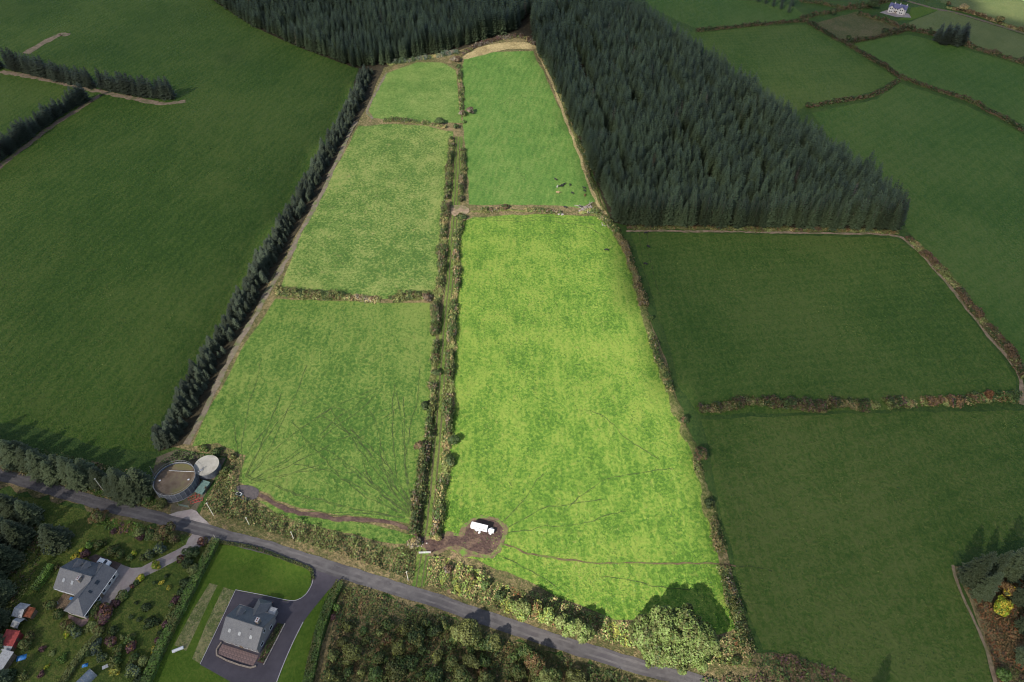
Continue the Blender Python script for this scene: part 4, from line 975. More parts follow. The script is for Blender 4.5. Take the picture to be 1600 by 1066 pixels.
for x, y, r, h, pal, lab in [
        (815, 962, 3.3, 8.5, BY, 'yellowing roadside tree, leftmost of the row below the bright pasture'), (836, 958, 2.6, 6.0, [('russet', 2), ('bracken', 3), ('olive', 3), ('yellow', 1)], 'rust tinted tree in the row below the bright pasture'),
        (856, 970, 2.8, 6.0, BY, 'pale yellow green tree beside the rust tinted tree'), (878, 982, 2.6, 5.5, BP, 'pale tree left of the twin trees'), (884, 975, 2.2, 4.0, BR, 'low green bush behind the twin trees'),
        (912, 1000, 2.9, 8.5, BP, 'pale green roadside tree, rightmost of the row'), (892, 992, 2.6, 8.0, BP, 'pale green tree, second from right of the row'), (800, 948, 1.9, 3.0, BY, 'low yellow bush at the left end of the tree row'),
        (780, 935, 2.0, 2.6, BR, 'green bush in the thicket left of the tree row'), (757, 918, 2.0, 2.4, BR, 'green bush in the thicket below the mud'), (735, 905, 1.8, 2.0, [('bracken', 3), ('olive', 2), ('brown', 2)], 'brown bush in the thicket near the gate'),
        (700, 890, 1.6, 1.8, [('brown', 3), ('twig', 2), ('purple', 1)], 'dark twiggy bush right of the gate'), (990, 985, 1.8, 2.4, BR, 'green bush at the left foot of the huge tree'), (1118, 1022, 1.8, 2.0, BY, 'yellow green bush at the right foot of the huge tree'), (1150, 1034, 1.6, 1.6, BR, 'green bush in the bottom right corner of the farm'),
        (647, 852, 2.3, 2.6, [('straw', 3), ('twig', 2), ('olive', 2)], 'straw coloured bush left of the muddy gateway'), (683, 842, 1.9, 2.4, [('straw', 3), ('olive', 3), ('yellow', 1)], 'straw coloured bush right of the muddy gateway'),
        (687, 194, 3.2, 4.0, [('dkgreen', 5), ('brown', 1)], 'dark round bush on the hedge below the top left pasture'), (712, 201, 2.2, 2.6, [('dkgreen', 5), ('green', 1)], 'dark small bush at the end of the top left hedge'),
        (734, 178, 2.8, 4.2, [('twig', 3), ('brown', 3), ('purple', 1)], 'brown bare bush at the foot of the thin top hedge'), (722, 180, 2.2, 3.0, [('twig', 3), ('brown', 2)], 'grey twiggy bush joined to the thin top hedge'), (717, 106, 2.6, 2.2, [('dkgreen', 3), ('brown', 2)], 'dark bush at the top end of the thin hedge'), (712, 96, 3.6, 3.4, [('twig', 3), ('brown', 3)], 'grey brown bush below the straw bank'),
        (725, 192, 1.6, 1.4, [('green', 3), ('olive', 1)], 'small green bush below the thin top hedge'), (720, 342, 3.0, 2.4, [('dkgreen', 4), ('olive', 2), ('brown', 1)], 'dark green bush by the lane gateway'), (790, 326, 2.4, 2.4, [('dkgreen', 3), ('brown', 2)], 'dark bush on the low hedge between the right pastures'),
        (664, 636, 1.8, 2.6, [('dkgreen', 4), ('olive', 1)], 'dark bush left of the lane by the lower pasture'), (708, 692, 2.2, 3.2, [('dkgreen', 4), ('green', 1)], 'dark green bush standing right of the lane hedge'), (702, 722, 2.6, 3.0, [('dkgreen', 3), ('olive', 2)], 'dark bush right of the lane with a soft shadow'), (657, 700, 2.4, 3.0, [('dkgreen', 3), ('brown', 2), ('olive', 1)], 'dark bush left of the lane opposite the green bush'),
        (682, 585, 2.0, 2.4, [('dkgreen', 3), ('brown', 1)], 'dark bush on the left lane hedge, middle height'), (668, 470, 2.4, 3.0, [('twig', 3), ('brown', 3)], 'twiggy brown bush where the cross hedge meets the lane'),
        (1093, 716, 3.0, 5.0, [('dkgreen', 3), ('brown', 2), ('olive', 1)], 'dark tree on the right boundary with a round shadow'), (1040, 590, 1.8, 3.0, BR, 'green bush on the right boundary above the gap'), (1068, 660, 1.7, 3.2, [('dkgreen', 3), ('brown', 1)], 'dark bush on the right boundary above the round shadow'), (1106, 790, 2.0, 3.4, [('dkgreen', 3), ('olive', 1)], 'dark bush on the right boundary below the round shadow'), (1016, 500, 1.6, 2.6, BR, 'green bush high on the right boundary'),
        (1155, 958, 1.8, 3.0, BR, 'green bush on the boundary beside the huge tree shadow'), (1235, 632, 2.6, 3.6, [('dkgreen', 3), ('brown', 2)], 'taller dark bush on the right fields hedge'), (1542, 620, 2.0, 3.4, [('russet', 3), ('brown', 2)], 'reddish bush on the right end of the fields hedge'), (1576, 622, 2.4, 3.0, [('dkgreen', 3), ('green', 2)], 'green round bush at the right end of the fields hedge'),
        (1560, 952, 3.1, 5.0, [('lime', 4), ('gold', 2), ('fresh', 1)], 'bright yellow green round bush among the right hand conifers'), (1568, 925, 2.4, 4.0, [('bracken', 3), ('gold', 1), ('olive', 1)], 'rusty tinted bush above the yellow bush'), (1564, 1058, 2.4, 3.4, [('green', 3), ('fresh', 2)], 'fresh green bush at the bottom of the right path'),
        (1262, 168, 2.4, 3.0, [('dkgreen', 3), ('brown', 1)], 'dark bush at the plantation end of the curving hedge'), (1300, 24, 2.8, 5, [('dkgreen', 3), ('brown', 1)], 'dark far tree left of the rushy field'), (1324, 64, 2.6, 4.2, [('dkgreen', 3), ('brown', 1)], 'dark far tree at the hedge crossing'), (1382, 53, 2.8, 4.0, [('dkgreen', 3), ('brown', 1)], 'dark far tree below the rushy field'), (1480, 10, 2.2, 4.0, [('dkgreen', 2), ('bracken', 2)], 'small far tree right of the far house lawn'), (1502, 18, 4, 6, [('straw', 3), ('twig', 2)], 'pale straw coloured tree on the far right hedge'), (1560, 36, 3.6, 5, [('olive', 3), ('straw', 2)], 'olive far tree on the hedge below the bright field'), (1300, -2, 4, 8, [('dkgreen', 3)], 'tall dark far tree beyond the small wood'),
        (1408, 3, 4.2, 8, [('dkgreen', 3)], 'tall dark tree behind the far house'), (1450, 0, 3.2, 6, [('dkgreen', 3), ('green', 1)], 'dark tree right of the far house lawn'), (1362, 14, 4.6, 7, [('dkgreen', 3), ('brown', 1)], 'broad dark tree left of the far house')]:
    tr = h > 3.6
    bush('broadleaf_tree' if tr else 'bush', G(x, y), r, h, pal, lab, 'tree' if tr else 'bush', n=9 if tr else 6, trunk=tr, size=.30 if y > 400 else .42)

# willow scrub below the road
SP = [[('olive', 3), ('green', 3), ('dkgreen', 2)], [('pale', 2), ('olive', 3), ('green', 2)], [('olive', 3), ('bracken', 2), ('brown', 1)], [('green', 3), ('dkgreen', 3), ('olive', 2)], [('yellow', 1), ('olive', 4), ('pale', 1)]]
poly = [(p.x, p.y) for p in GP([(545, 975), (640, 975), (700, 980), (800, 1016), (900, 1046), (1020, 1088), (1010, 1115), (490, 1115), (505, 1040)])]
xs = [p[0] for p in poly]; ys = [p[1] for p in poly]; placed = []
rng = np.random.default_rng(21)
tries = 0
while len(placed) < 74 and tries < 6000:
    tries += 1
    x = rng.uniform(min(xs), max(xs)); y = rng.uniform(min(ys), max(ys)); r = rng.uniform(1.3, 3.3)
    if not inside(poly, np.array([x]), np.array([y]))[0]: continue
    if any((x - a) ** 2 + (y - b) ** 2 < (.74 * (r + c_)) ** 2 for a, b, c_ in placed): continue
    placed.append((x, y, r))
    bush('willow_bush', (x, y, 0), r, r * rng.uniform(1.15, 1.6), SP[int(rng.integers(0, 5))], 'rounded olive green willow bush in the scrub below the road', 'bush', 'willow bushes in the scrub below the road', size=.30, n=7, seed=int(tries))
bush('broadleaf_tree', G(730, 1000), 4.2, 6.5, [('olive', 4), ('pale', 2), ('yellow', 1)], 'tall olive tree whose shadow crosses the road', 'tree', trunk=True, n=10, size=.3)
bush('broadleaf_tree', G(770, 1012), 3.0, 5.0, [('olive', 4), ('dkgreen', 2)], 'olive tree at the road edge right of the tallest scrub tree', 'tree', trunk=True, n=8, size=.3)
bush('broadleaf_tree', G(838, 1046), 3.6, 6.0, [('olive', 3), ('bracken', 2), ('green', 2)], 'brown tinged tree at the road edge in the scrub', 'tree', trunk=True, n=8, size=.3)
bush('broadleaf_tree', G(850, 1062), 3.6, 5.4, [('olive', 3), ('pale', 2), ('green', 2)], 'pale olive tree at the bottom edge below the road', 'tree', trunk=True, n=8, size=.3)

# garden shrubs of the T shaped house and the road side
GD = {'y': [('lime', 4), ('gold', 2)], 'g': [('green', 3), ('olive', 3), ('dkgreen', 1)], 'd': [('dkgreen', 4), ('green', 1)], 'p': [('purple', 4), ('brown', 2)], 'r': [('russet', 2), ('purple', 2), ('olive', 2)], 'l': [('pale', 4), ('olive', 2)], 'f': [('fresh', 4), ('green', 2)], 'b': [('bracken', 2), ('olive', 3), ('brown', 2)], 'w': [('blue', 3), ('pale', 1), ('dkgreen', 2)], 'o': [('gold', 3), ('yellow', 3)]}
for x, y, r, h, k, lab in [
        (158, 815, 3.2, 4.8, 'b', 'brown leaved round tree beside the road left of the drive'), (240, 842, 2.6, 3.6, 'g', 'green tree left of the driveway mouth'), (262, 838, 3.4, 5.0, 'b', 'olive brown round tree at the driveway mouth'), (275, 846, 2.4, 3.6, 'b', 'olive tree right beside the driveway mouth'), (220, 836, 2.2, 2.6, 'l', 'pale shrub by the road left of the driveway trees'),
        (252, 862, 2.6, 3.2, 'w', 'grey green shrub above the driveway curve'), (236, 870, 2.0, 2.6, 'w', 'dark grey shrub above the driveway'), (224, 874, 1.6, 2.0, 'g', 'green shrub above the driveway near the court'), (205, 873, 1.5, 1.8, 'g', 'green shrub right of the parked white car'), (211, 866, 1.0, 1.6, 'y', 'small lime yellow shrub behind the parked car'),
        (178, 866, 2.8, 3.0, 'g', 'broad green shrub behind the parking'), (190, 868, 2.0, 2.2, 'g', 'green shrub between parking and lawn'), (157, 854, 2.2, 2.6, 'g', 'green shrub left of the parking'), (141, 855, 1.5, 1.8, 'f', 'bright green shrub behind the T shaped house'), (136, 868, 2.0, 2.4, 'p', 'dark purple shrub behind the T shaped house'), (121, 873, 1.8, 2.0, 'y', 'lime yellow shrub at the back corner of the house'), (129, 862, 1.1, 1.4, 'y', 'small lime shrub behind the house'),
        (83, 862, 2.8, 4.0, 'w', 'grey green tree left of the T shaped house'), (178, 832, 1.2, 1.4, 'p', 'dark purple shrub on the upper lawn'), (221, 843, 1.4, 1.8, 'p', 'dark purple shrub left of the green tree'),
        (244, 887, 1.9, 2.2, 'y', 'lime yellow ball shrub on the driveway curve'), (222, 904, 1.5, 1.7, 'y', 'lime yellow ball shrub beside the court'), (214, 912, 1.4, 1.4, 'd', 'dark green shrub beside the court'), (208, 917, 1.0, 1.0, 'r', 'reddish shrub beside the court'), (194, 932, 2.2, 1.8, 'g', 'long green shrub on the court edge'), (184, 945, 1.7, 1.7, 'p', 'dark purple shrub at the end of the court'),
        (168, 962, 3.4, 3.2, 'r', 'large reddish brown shrub below the court'), (152, 955, 2.2, 2.4, 'g', 'green shrub at the house end'), (146, 980, 2.2, 2.2, 'l', 'pale shrub below the patio'), (158, 986, 2.0, 2.0, 'b', 'brown shrub below the patio'), (122, 990, 2.4, 2.6, 'w', 'grey green shrub below the patio'), (104, 978, 2.0, 2.0, 'b', 'olive brown shrub beside the patio'), (96, 962, 2.2, 2.2, 'g', 'green shrub left of the patio'), (82, 948, 2.2, 2.2, 'g', 'olive shrub left of the deck'), (106, 992, 1.2, 1.1, 'y', 'yellow flowered shrub below the patio'), (112, 984, 1.8, 2.0, 'g', 'green shrub between the patio shrubs'),
        (300, 868, 2.6, 3.6, 'd', 'dark tree right of the driveway'), (296, 884, 2.2, 3.0, 'd', 'dark green tree below the driveway trees'), (305, 895, 2.3, 3.2, 'l', 'pale grey tree beside the long clipped hedge'), (283, 874, 1.5, 1.6, 'r', 'reddish shrub right of the driveway'), (318, 850, 2.0, 1.6, 'r', 'reddish heather bed at the driveway mouth'), (292, 914, 2.0, 2.4, 'd', 'dark shrub along the long hedge, upper'), (286, 926, 1.8, 2.0, 'd', 'dark shrub along the long hedge, second'), (275, 940, 1.7, 2.0, 'p', 'purple shrub along the long hedge'), (270, 952, 1.6, 1.8, 'g', 'green shrub along the long hedge'), (266, 966, 1.6, 1.8, 'g', 'green shrub along the long hedge, lower'), (262, 978, 1.8, 2.0, 'p', 'dark purple shrub along the lower hedge'), (254, 990, 1.4, 1.6, 'd', 'dark shrub along the lower hedge'), (248, 1002, 1.3, 1.4, 'p', 'small purple shrub by the lower hedge'), (243, 1016, 1.4, 1.4, 'o', 'orange yellow shrub by the lower hedge'),
        (253, 912, 1.0, 1.2, 'o', 'pale yellow shrub on the right lawn'), (265, 920, 1.0, 1.0, 'o', 'pale yellow shrub on the right lawn, lower'), (242, 912, .9, .9, 'd', 'small dark shrub on the right lawn'), (261, 902, .9, 1.0, 'd', 'small dark shrub high on the right lawn'), (230, 950, 1.8, 1.4, 'd', 'low dark shrub in the middle of the right lawn'), (238, 974, 2.6, 1.8, 'd', 'wide dark shrub low on the right lawn'), (219, 969, 1.0, 1.0, 'd', 'small dark shrub left of the wide dark shrub'), (206, 966, .9, 1.0, 'd', 'small dark shrub on the lawn near the house'), (214, 943, .8, .8, 'd', 'tiny dark shrub below the court'),
        (176, 1004, 2.2, 2.2, 'r', 'reddish shrub in the lower border, left'), (206, 1014, 2.0, 2.0, 'r', 'purple red shrub in the lower border, right'), (191, 997, 1.0, 1.0, 'l', 'small pale shrub in the lower border'), (204, 1000, 1.8, 1.8, 'g', 'green shrub in the lower border'), (186, 1018, 1.6, 1.6, 'g', 'green shrub under the reddish border shrub'), (180, 986, 1.8, 1.8, 'd', 'dark shrub at the end of the yellowish hedge'), (152, 1014, 2.4, 2.6, 'w', 'grey green shrub right of the yellowish hedge'), (160, 1030, 1.8, 1.8, 'w', 'blue grey shrub above the garden table'), (182, 1034, 2.2, 2.0, 'g', 'green shrub beside the yellow round bush'), (181, 1050, 1.8, 2.0, 'o', 'golden yellow round bush near the bottom edge'), (212, 1032, 2.4, 2.4, 'g', 'green shrub in the lower right garden'), (224, 1038, 2.0, 2.0, 'l', 'pale shrub in the lower right garden'), (208, 1054, 2.4, 2.8, 'w', 'grey shrub at the bottom edge'), (220, 1064, 2.0, 2.2, 'd', 'dark shrub at the bottom edge beside the hedge'), (140, 1022, 1.6, 1.6, 'd', 'dark shrub beside the yellowish hedge'),
        (44, 1012, 2.6, 3.0, 'g', 'olive tree in front of the red roofed shed'), (50, 998, 1.9, 2.6, 'b', 'brown shrub beside the red roofed shed'), (68, 1014, 1.3, 1.0, 'p', 'dark purple shrub on the lower lawn'), (67, 1054, 1.2, .9, 'p', 'dark purple low shrub at the lower lawn'), (74, 1042, .8, .7, 'y', 'small yellow shrub on the lower lawn'), (100, 1030, 1.6, 1.2, 'f', 'fresh green shrub on the lower lawn'), (22, 1056, 2.2, 2.4, 'd', 'dark shrub in the bottom left corner'), (40, 1058, 1.8, 1.8, 'g', 'green shrub at the bottom left edge'), (82, 1022, 1.2, .8, 'l', 'pale flower clump on the lower lawn'), (90, 888, 1.0, 1.2, 'b', 'small brown shrub beside the bright hedge'),
        (255, 790, 2.4, 2.8, 'g', 'green shrub in front of the big slurry tank'), (232, 782, 1.9, 2.2, 'g', 'green shrub at the road left of the big slurry tank'), (352, 740, 2.0, 2.2, 'g', 'green shrub right of the small tank'), (340, 708, 2.2, 2.0, 'd', 'dark green shrub behind the small tank'), (362, 716, 2.0, 2.0, 'b', 'brown shrub at the corner behind the small tank'), (318, 702, 2.0, 1.6, 'g', 'green shrub at the foot of the conifer belt'), (525, 950, 1.6, 1.6, 'f', 'fresh green shrub right of the second clipped hedge'), (522, 965, 1.2, 1.4, 'p', 'reddish shrub right of the second clipped hedge')]:
    bush('shrub' if h < 4 else 'broadleaf_tree', G(x, y), r * .92, h, GD[k], lab, 'shrub' if h < 4 else 'tree', trunk=h >= 4, size=.26 if r > 1.3 else .2, n=6)

# ------------------------------------------------------------------ buildings
def window(parent, c, w, h, nrm_axis, depth=.06, name='window'):
    """frame with a darker pane set into it; nrm_axis 'x' or 'y' signed"""
    ax, sg = nrm_axis[1], 1 if nrm_axis[0] == '+' else -1
    d = lambda a, b, t: (t, a, b) if ax == 'x' else (a, t, b)
    off = lambda t: (sg * t, 0, 0) if ax == 'x' else (0, sg * t, 0)
    cv = Vector(c)
    mb = MB()
    for k in (-1, 1):
        e = (0, k * w / 2, 0) if ax == 'x' else (k * w / 2, 0, 0)
        mb.box(cv + Vector(e), d(.10, h + .1, .12)); mb.box(cv + Vector((0, 0, k * h / 2)), d(w - .1, .10, .12))
    fr = mb.build(name, M['white'], parent)
    MB().box(cv - Vector(off(.02)), d(w - .1, h - .1, .05)).build('pane', M['glass'], fr)
    return fr

def gable_walls(L, W, eave, ridge, x0=None):
    x0 = -L / 2 if x0 is None else x0
    x1 = x0 + L; y = W / 2
    vs = [(x0, -y, 0), (x1, -y, 0), (x1, y, 0), (x0, y, 0), (x0, -y, eave), (x1, -y, eave), (x1, y, eave), (x0, y, eave), (x0, 0, ridge), (x1, 0, ridge)]
    fs = [(0, 1, 5, 4), (2, 3, 7, 6), (1, 2, 6, 9, 5), (3, 0, 4, 8, 7), (3, 2, 1, 0)]
    return vs, fs

def roof_pair(x0, x1, W, eave, ridge, oh=.35, t=.16):
    k = (ridge - eave) / (W / 2); y = W / 2 + oh; ze = eave - oh * k + t
    a = [(x0 - oh * .6, -y, ze), (x1 + oh * .6, -y, ze), (x1 + oh * .6, 0, ridge + t), (x0 - oh * .6, 0, ridge + t)]
    b = [(x1 + oh * .6, y, ze), (x0 - oh * .6, y, ze), (x0 - oh * .6, 0, ridge + t), (x1 + oh * .6, 0, ridge + t)]
    return a, b

def rooflight(parent, x, yf, W, eave, ridge, w=.8, l=1.1, side=-1):
    k = (ridge - eave) / (W / 2); ang = math.atan(k)
    y = side * W / 2 * yf; z = ridge - abs(y) * k + .20
    Mx = Matrix.Rotation(-side * -ang if False else (ang if side < 0 else -ang), 3, 'X')
    o = MB().box((x, y, z), (w, l, .10), M=Mx).build('rooflight', M['galv'], parent)
    MB().box(Vector((x, y, z)) + Mx @ Vector((0, 0, .045)), (w - .16, l - .16, .05), M=Mx).build('pane', M['rooflight'], o)

def dormer(parent, x, W, eave, ridge, side, w=1.8, mat='slate_dk'):
    """small gabled dormer on one slope"""
    k = (ridge - eave) / (W / 2); yf = side * W * .40; yb = side * W * .10
    zt = ridge - .55; zs = zt - .75
    zb = ridge - abs(yf) * k
    o = MB()
    vs = [(x - w / 2, yf, zb - .3), (x + w / 2, yf, zb - .3), (x + w / 2, yf, zs), (x, yf, zt), (x - w / 2, yf, zs), (x - w / 2, yb, zs), (x + w / 2, yb, zs), (x, yb, zt)]
    o.add(vs, [(0, 1, 2, 3, 4), (0, 4, 5), (1, 6, 2)])
    dm = o.build('dormer', M['render'], parent)
    r = MB()
    for s in (-1, 1):
        r.slab([(x, yf + side * .25, zt + .1), (x, yb, zt + .1), (x + s * (w / 2 + .2), yb, zs - .05), (x + s * (w / 2 + .2), yf + side * .25, zs - .05)], .1)
    r.build('dormer_roof', M[mat], dm)
    window(dm, (x, yf + side * .04, (zb - .3 + zs) / 2 + .1), w * .55, .8, ('+' if side > 0 else '-') + 'y', name='dormer_window')

# T shaped house ---------------------------------------------------
A0 = Vector((-129.0, 95.4, 0)); angA = R(-15.0)
ha = thing('t_shaped_house', 'T shaped grey slate roofed house with pale concrete court', 'house', A0, angA)
Lm, Wm, ev, rg = 10.8, 9.6, 2.8, 5.9
mb = MB(); mb.add(*gable_walls(Lm, Wm, ev, rg, -7.4)); mb.build('wall', M['render'], ha)
a, b = roof_pair(-7.4, 3.4, Wm, ev, rg)
rf = MB().slab(a, .14).build('roof_slope', M['slate'], ha); rb = MB().slab(b, .14).build('roof_slope', M['slate_dk'], ha)
MB().tube((-7.6, 0, rg + .17), (3.3, 0, rg + .17), .11, n=6).build('ridge_tiles', M['slate_dk'], ha)
for x, f in ((-5.0, .55), (-2.0, .55)): rooflight(ha, x, f, Wm, ev, rg)
dormer(ha, -4.4, Wm, ev, rg, 1); dormer(ha, -1.6, Wm, ev, rg, 1)
for x in (-6.0, -3.6, -1.0): window(ha, (x, -Wm / 2 - .02, 1.4), 1.5, 1.3, '-y')
for x in (-5.5, -2.5): window(ha, (x, Wm / 2 + .02, 1.5), 1.3, 1.2, '+y')
window(ha, (-7.42, 0, 3.6), 1.1, 1.1, '-x'); window(ha, (-7.42, 2.6, 1.4), 1.2, 1.2, '-x')
# wing across the right end: ridge along local y
wx0, wx1, wy0, wy1, wr = .6, 6.8, -9.8, 4.6, 5.2
mb = MB(); wc = (wx0 + wx1) / 2
mb.add([(wx0, wy0, 0), (wx1, wy0, 0), (wx1, wy1, 0), (wx0, wy1, 0), (wx0, wy0, ev), (wx1, wy0, ev), (wx1, wy1, ev), (wx0, wy1, ev), (wc, wy1, wr)],
       [(0, 1, 5, 4), (1, 2, 6, 5), (2, 3, 7, 8, 6), (3, 0, 4, 7)])
mb.build('wing_wall', M['render'], ha)
hip = wy0 + 3.4
MB().slab([(wx1 + .35, wy0 - .35, ev - .1), (wx1 + .35, wy1 + .2, ev - .1), (wc, wy1 + .2, wr + .14), (wc, hip, wr + .14)], .14).build('roof_slope', M['slate'], ha)
MB().slab([(wx0 - .35, wy1 + .2, ev - .1), (wx0 - .35, wy0 - .35, ev - .1), (wc, hip, wr + .14), (wc, wy1 + .2, wr + .14)], .14).build('roof_slope', M['slate_dk'], ha)
MB().slab([(wx0 - .35, wy0 - .35, ev - .1), (wx1 + .35, wy0 - .35, ev - .1), (wc, hip, wr + .14)], .14).build('roof_hip', M['slate'], ha)
MB().tube((wc, hip, wr + .16), (wc, wy1 + .2, wr + .16), .10, n=6).build('ridge_tiles', M['slate_dk'], ha)
kk = (wr - ev) / ((wx1 - wx0) / 2); An = math.atan(kk)
for y, l in ((-.6, 1.2), (-3.6, .7)):
    rl = MB().box((wc + 1.4, y, wr - 1.4 * kk + .20), (1.0, l, .10), M=Matrix.Rotation(An, 3, 'Y')).build('rooflight', M['glass'], ha)
for y in (-9.0, -7.6, -6.0): window(ha, (wx1 + .02, y, 1.5), 1.0, 1.3, '+x')
for y in (-4.0, -1.5, 1.0, 3.0): window(ha, (wx1 + .02, y, 1.5), 1.1, 1.2, '+x')
window(ha, (wc, wy1 + .02, 1.5), 1.6, 1.2, '+y'); window(ha, (wc - 1.4, wy0 - .02, 1.4), 1.1, 1.2, '-y')
dr = MB().box((wx1 + .03, -2.8, 1.05), (.08, .95, 2.1)).build('door', M['timber'], ha); MB().box((wx1 + .10, -2.5, 1.05), (.06, .10, .05)).build('handle', M['galv'], dr)
ch = MB().box((.4, -1.6, 5.6), (.75, 1.1, 2.0)).build('chimney', M['brick'], ha); MB().box((.4, -1.6, 6.64), (.9, 1.25, .12)).build('chimney_cap', M['kerb'], ch)
for s in (-.25, .25): MB().tube((.4, -1.6 + s, 6.68), (.4, -1.6 + s, 7.05), .12, .10).build('chimney_pot', M['rust'], ch)
MB().box((-3.6, -5.25, 2.66), (7.2, .14, .12)).build('gutter', M['white'], ha); MB().box((7.26, -2.6, 2.66), (.14, 14.6, .12)).build('gutter', M['white'], ha)
# timber deck of planks between main block and wing, white garden bench
dk = thing('timber_deck', 'brown timber deck in the corner of the T shaped house', 'deck', A0, angA)
for i in range(11): MB().box((-5.2 + i * .5, -7.2, .16), (.44, 4.4, .12)).build('plank', M['timber'], dk)
bn_ = thing('garden_bench', 'white garden bench on the brown deck', 'bench', A0 + Matrix.Rotation(angA, 3, 'Z') @ Vector((-5.4, -9.0, .12)), angA + .9)
MB().box((0, 0, .45), (2.6, .5, .07)).build('seat', M['white'], bn_); MB().box((0, .26, .75), (2.6, .06, .45)).build('backrest', M['white'], bn_)
for s in (-1.1, 1.1): MB().box((s, 0, .21), (.08, .45, .42)).build('leg', M['white'], bn_)
bt_ = thing('garden_cover', 'blue covered garden furniture on the deck by the house wall', 'cover', A0 + Matrix.Rotation(angA, 3, 'Z') @ Vector((-1.4, -5.7, .12)), angA)
mb = MB(); mb.add([(-1, -.5, 0), (1, -.5, 0), (1, .5, 0), (-1, .5, 0), (-.7, -.3, .7), (.75, -.35, .85), (.7, .3, .8), (-.75, .3, .65)], [(4, 5, 6, 7), (0, 1, 5, 4), (1, 2, 6, 5), (2, 3, 7, 6), (3, 0, 4, 7)]); mb.build('tarpaulin', M['blue'], bt_)

# rectangular house -----------------------------------------------
B0 = Vector((-75.9, 80.6, 0)); angB = R(-16.0)
hb = thing('rectangular_house', 'compact grey slate roofed house on a dark tarmac drive', 'house', B0, angB)
Lb, Wb, eb, rb_ = 11.4, 9.6, 3.4, 6.6
mb = MB(); mb.add(*gable_walls(Lb, Wb, eb, rb_)); mb.build('wall', M['render_dk'], hb)
a, b = roof_pair(-Lb / 2, Lb / 2, Wb, eb, rb_)
MB().slab(a, .14).build('roof_slope', M['slate'], hb); MB().slab(b, .14).build('roof_slope', M['slate_dk'], hb)
MB().tube((-Lb / 2 - .2, 0, rb_ + .17), (Lb / 2 + .2, 0, rb_ + .17), .11, n=6).build('ridge_tiles', M['slate_dk'], hb)
for x in (-3.6, -.4, 3.2): rooflight(hb, x, .58, Wb, eb, rb_, .75, .95)
vp = MB().tube((2.6, -1.2, 5.7), (2.6, -1.2, 6.5), .09).build('vent_pipe', M['tyre'], hb)
dormer(hb, -3.4, Wb, eb, rb_, 1, 1.7)
# rear porch block with its own hipped roof
px0, px1, py1, pe, prg = -1.2, 2.6, 8.2, 3.0, 5.0
mb = MB(); mb.add([(px0, 4.6, 0), (px1, 4.6, 0), (px1, py1, 0), (px0, py1, 0), (px0, 4.6, pe), (px1, 4.6, pe), (px1, py1, pe), (px0, py1, pe)], [(0, 1, 5, 4), (1, 2, 6, 5), (2, 3, 7, 6), (3, 0, 4, 7)])
pw = mb.build('porch_wall', M['render_dk'], hb)
pc = (px0 + px1) / 2
mb = MB(); mb.slab([(px1 + .3, 3.2, pe), (px1 + .3, py1 + .3, pe), (pc, py1 - 1.6, prg), (pc, 2.4, prg)], .12); mb.slab([(px0 - .3, py1 + .3, pe), (px0 - .3, 3.2, pe), (pc, 2.4, prg), (pc, py1 - 1.6, prg)], .12); mb.slab([(px1 + .3, py1 + .3, pe), (px0 - .3, py1 + .3, pe), (pc, py1 - 1.6, prg)], .12)
mb.build('porch_roof', M['slate_dk'], hb)
window(pw, (pc, py1 + .02, 1.5), 1.6, 1.2, '+y')
MB().box((4.0, 6.0, 1.2), (1.9, 2.4, 2.4)).build('boiler_house', M['render_dk'], hb); MB().box((4.0, 6.05, 2.46), (2.3, 2.8, .12)).build('boiler_house_roof', M['grey_sheet'], hb)
ch = MB().box((3.6, 1.3, 6.4), (.85, 1.2, 2.4)).build('chimney', M['brick'], hb); MB().box((3.6, 1.3, 7.66), (1.0, 1.35, .12)).build('chimney_cap', M['kerb'], ch)
for s in (-.28, .28): MB().tube((3.6, 1.3 + s, 7.7), (3.6, 1.3 + s, 8.05), .13, .1).build('chimney_pot', M['rust'], ch)
for x in (-4.0, -1.3, 1.6, 4.2): window(hb, (x, -Wb / 2 - .02, 1.6), 1.3, 1.4, '-y')
for y in (-2.6, 2.2): window(hb, (Lb / 2 + .02, y, 1.6), 1.2, 1.3, '+x')
window(hb, (Lb / 2 + .02, 0, 4.4), 1.0, 1.1, '+x'); window(hb, (-Lb / 2 - .02, 0, 4.4), 1.0, 1.1, '-x')
dr = MB().box((0.2, -Wb / 2 - .03, 1.1), (1.0, .08, 2.1)).build('door', M['timber'], hb); MB().box((.55, -Wb / 2 - .10, 1.1), (.10, .06, .05)).build('handle', M['galv'], dr)
MB().box((0, -5.24, 3.22), (12, .14, .12)).build('gutter', M['render_dk'], hb); MB().box((0, 5.24, 3.22), (12, .14, .12)).build('gutter', M['render_dk'], hb)
# front terrace: pink flags within a low wall, planting bed on the right
tr_ = thing('front_terrace', 'pink flagged terrace with low curved wall before the rectangular house', 'terrace', B0, angB)
rng = np.random.default_rng(4)
flag = MB().box((0, 0, 0), (.92, .92, .06)).mesh('flag'); flag.materials.append(M['paving'])
for i in range(12):
    for j in range(3):
        o = mesh_obj('flagstone', flag, None, tr_); o.location = (-5.4 + i * .98, -5.9 - j * .98, .16 + rng.uniform(0, .012))
mb = MB(); arc = [(-6.3, -5.2), (-6.5, -7.2), (-5.6, -8.6), (-2, -9.1), (2, -9.2), (5.4, -9.0), (6.7, -8.2)]
for k in range(len(arc) - 1):
    a_, b_ = Vector((*arc[k], .3)), Vector((*arc[k + 1], .3)); d_ = b_ - a_
    mb.box((a_ + b_) / 2, (d_.length + .1, .35, .5 + .004 * k), math.atan2(d_.y, d_.x))
mb.build('low_wall', M['brick'], tr_)
bd = thing('planting_bed', 'dark planted bed with stone edging along the house gable', 'bed', B0, angB)
mb = MB()
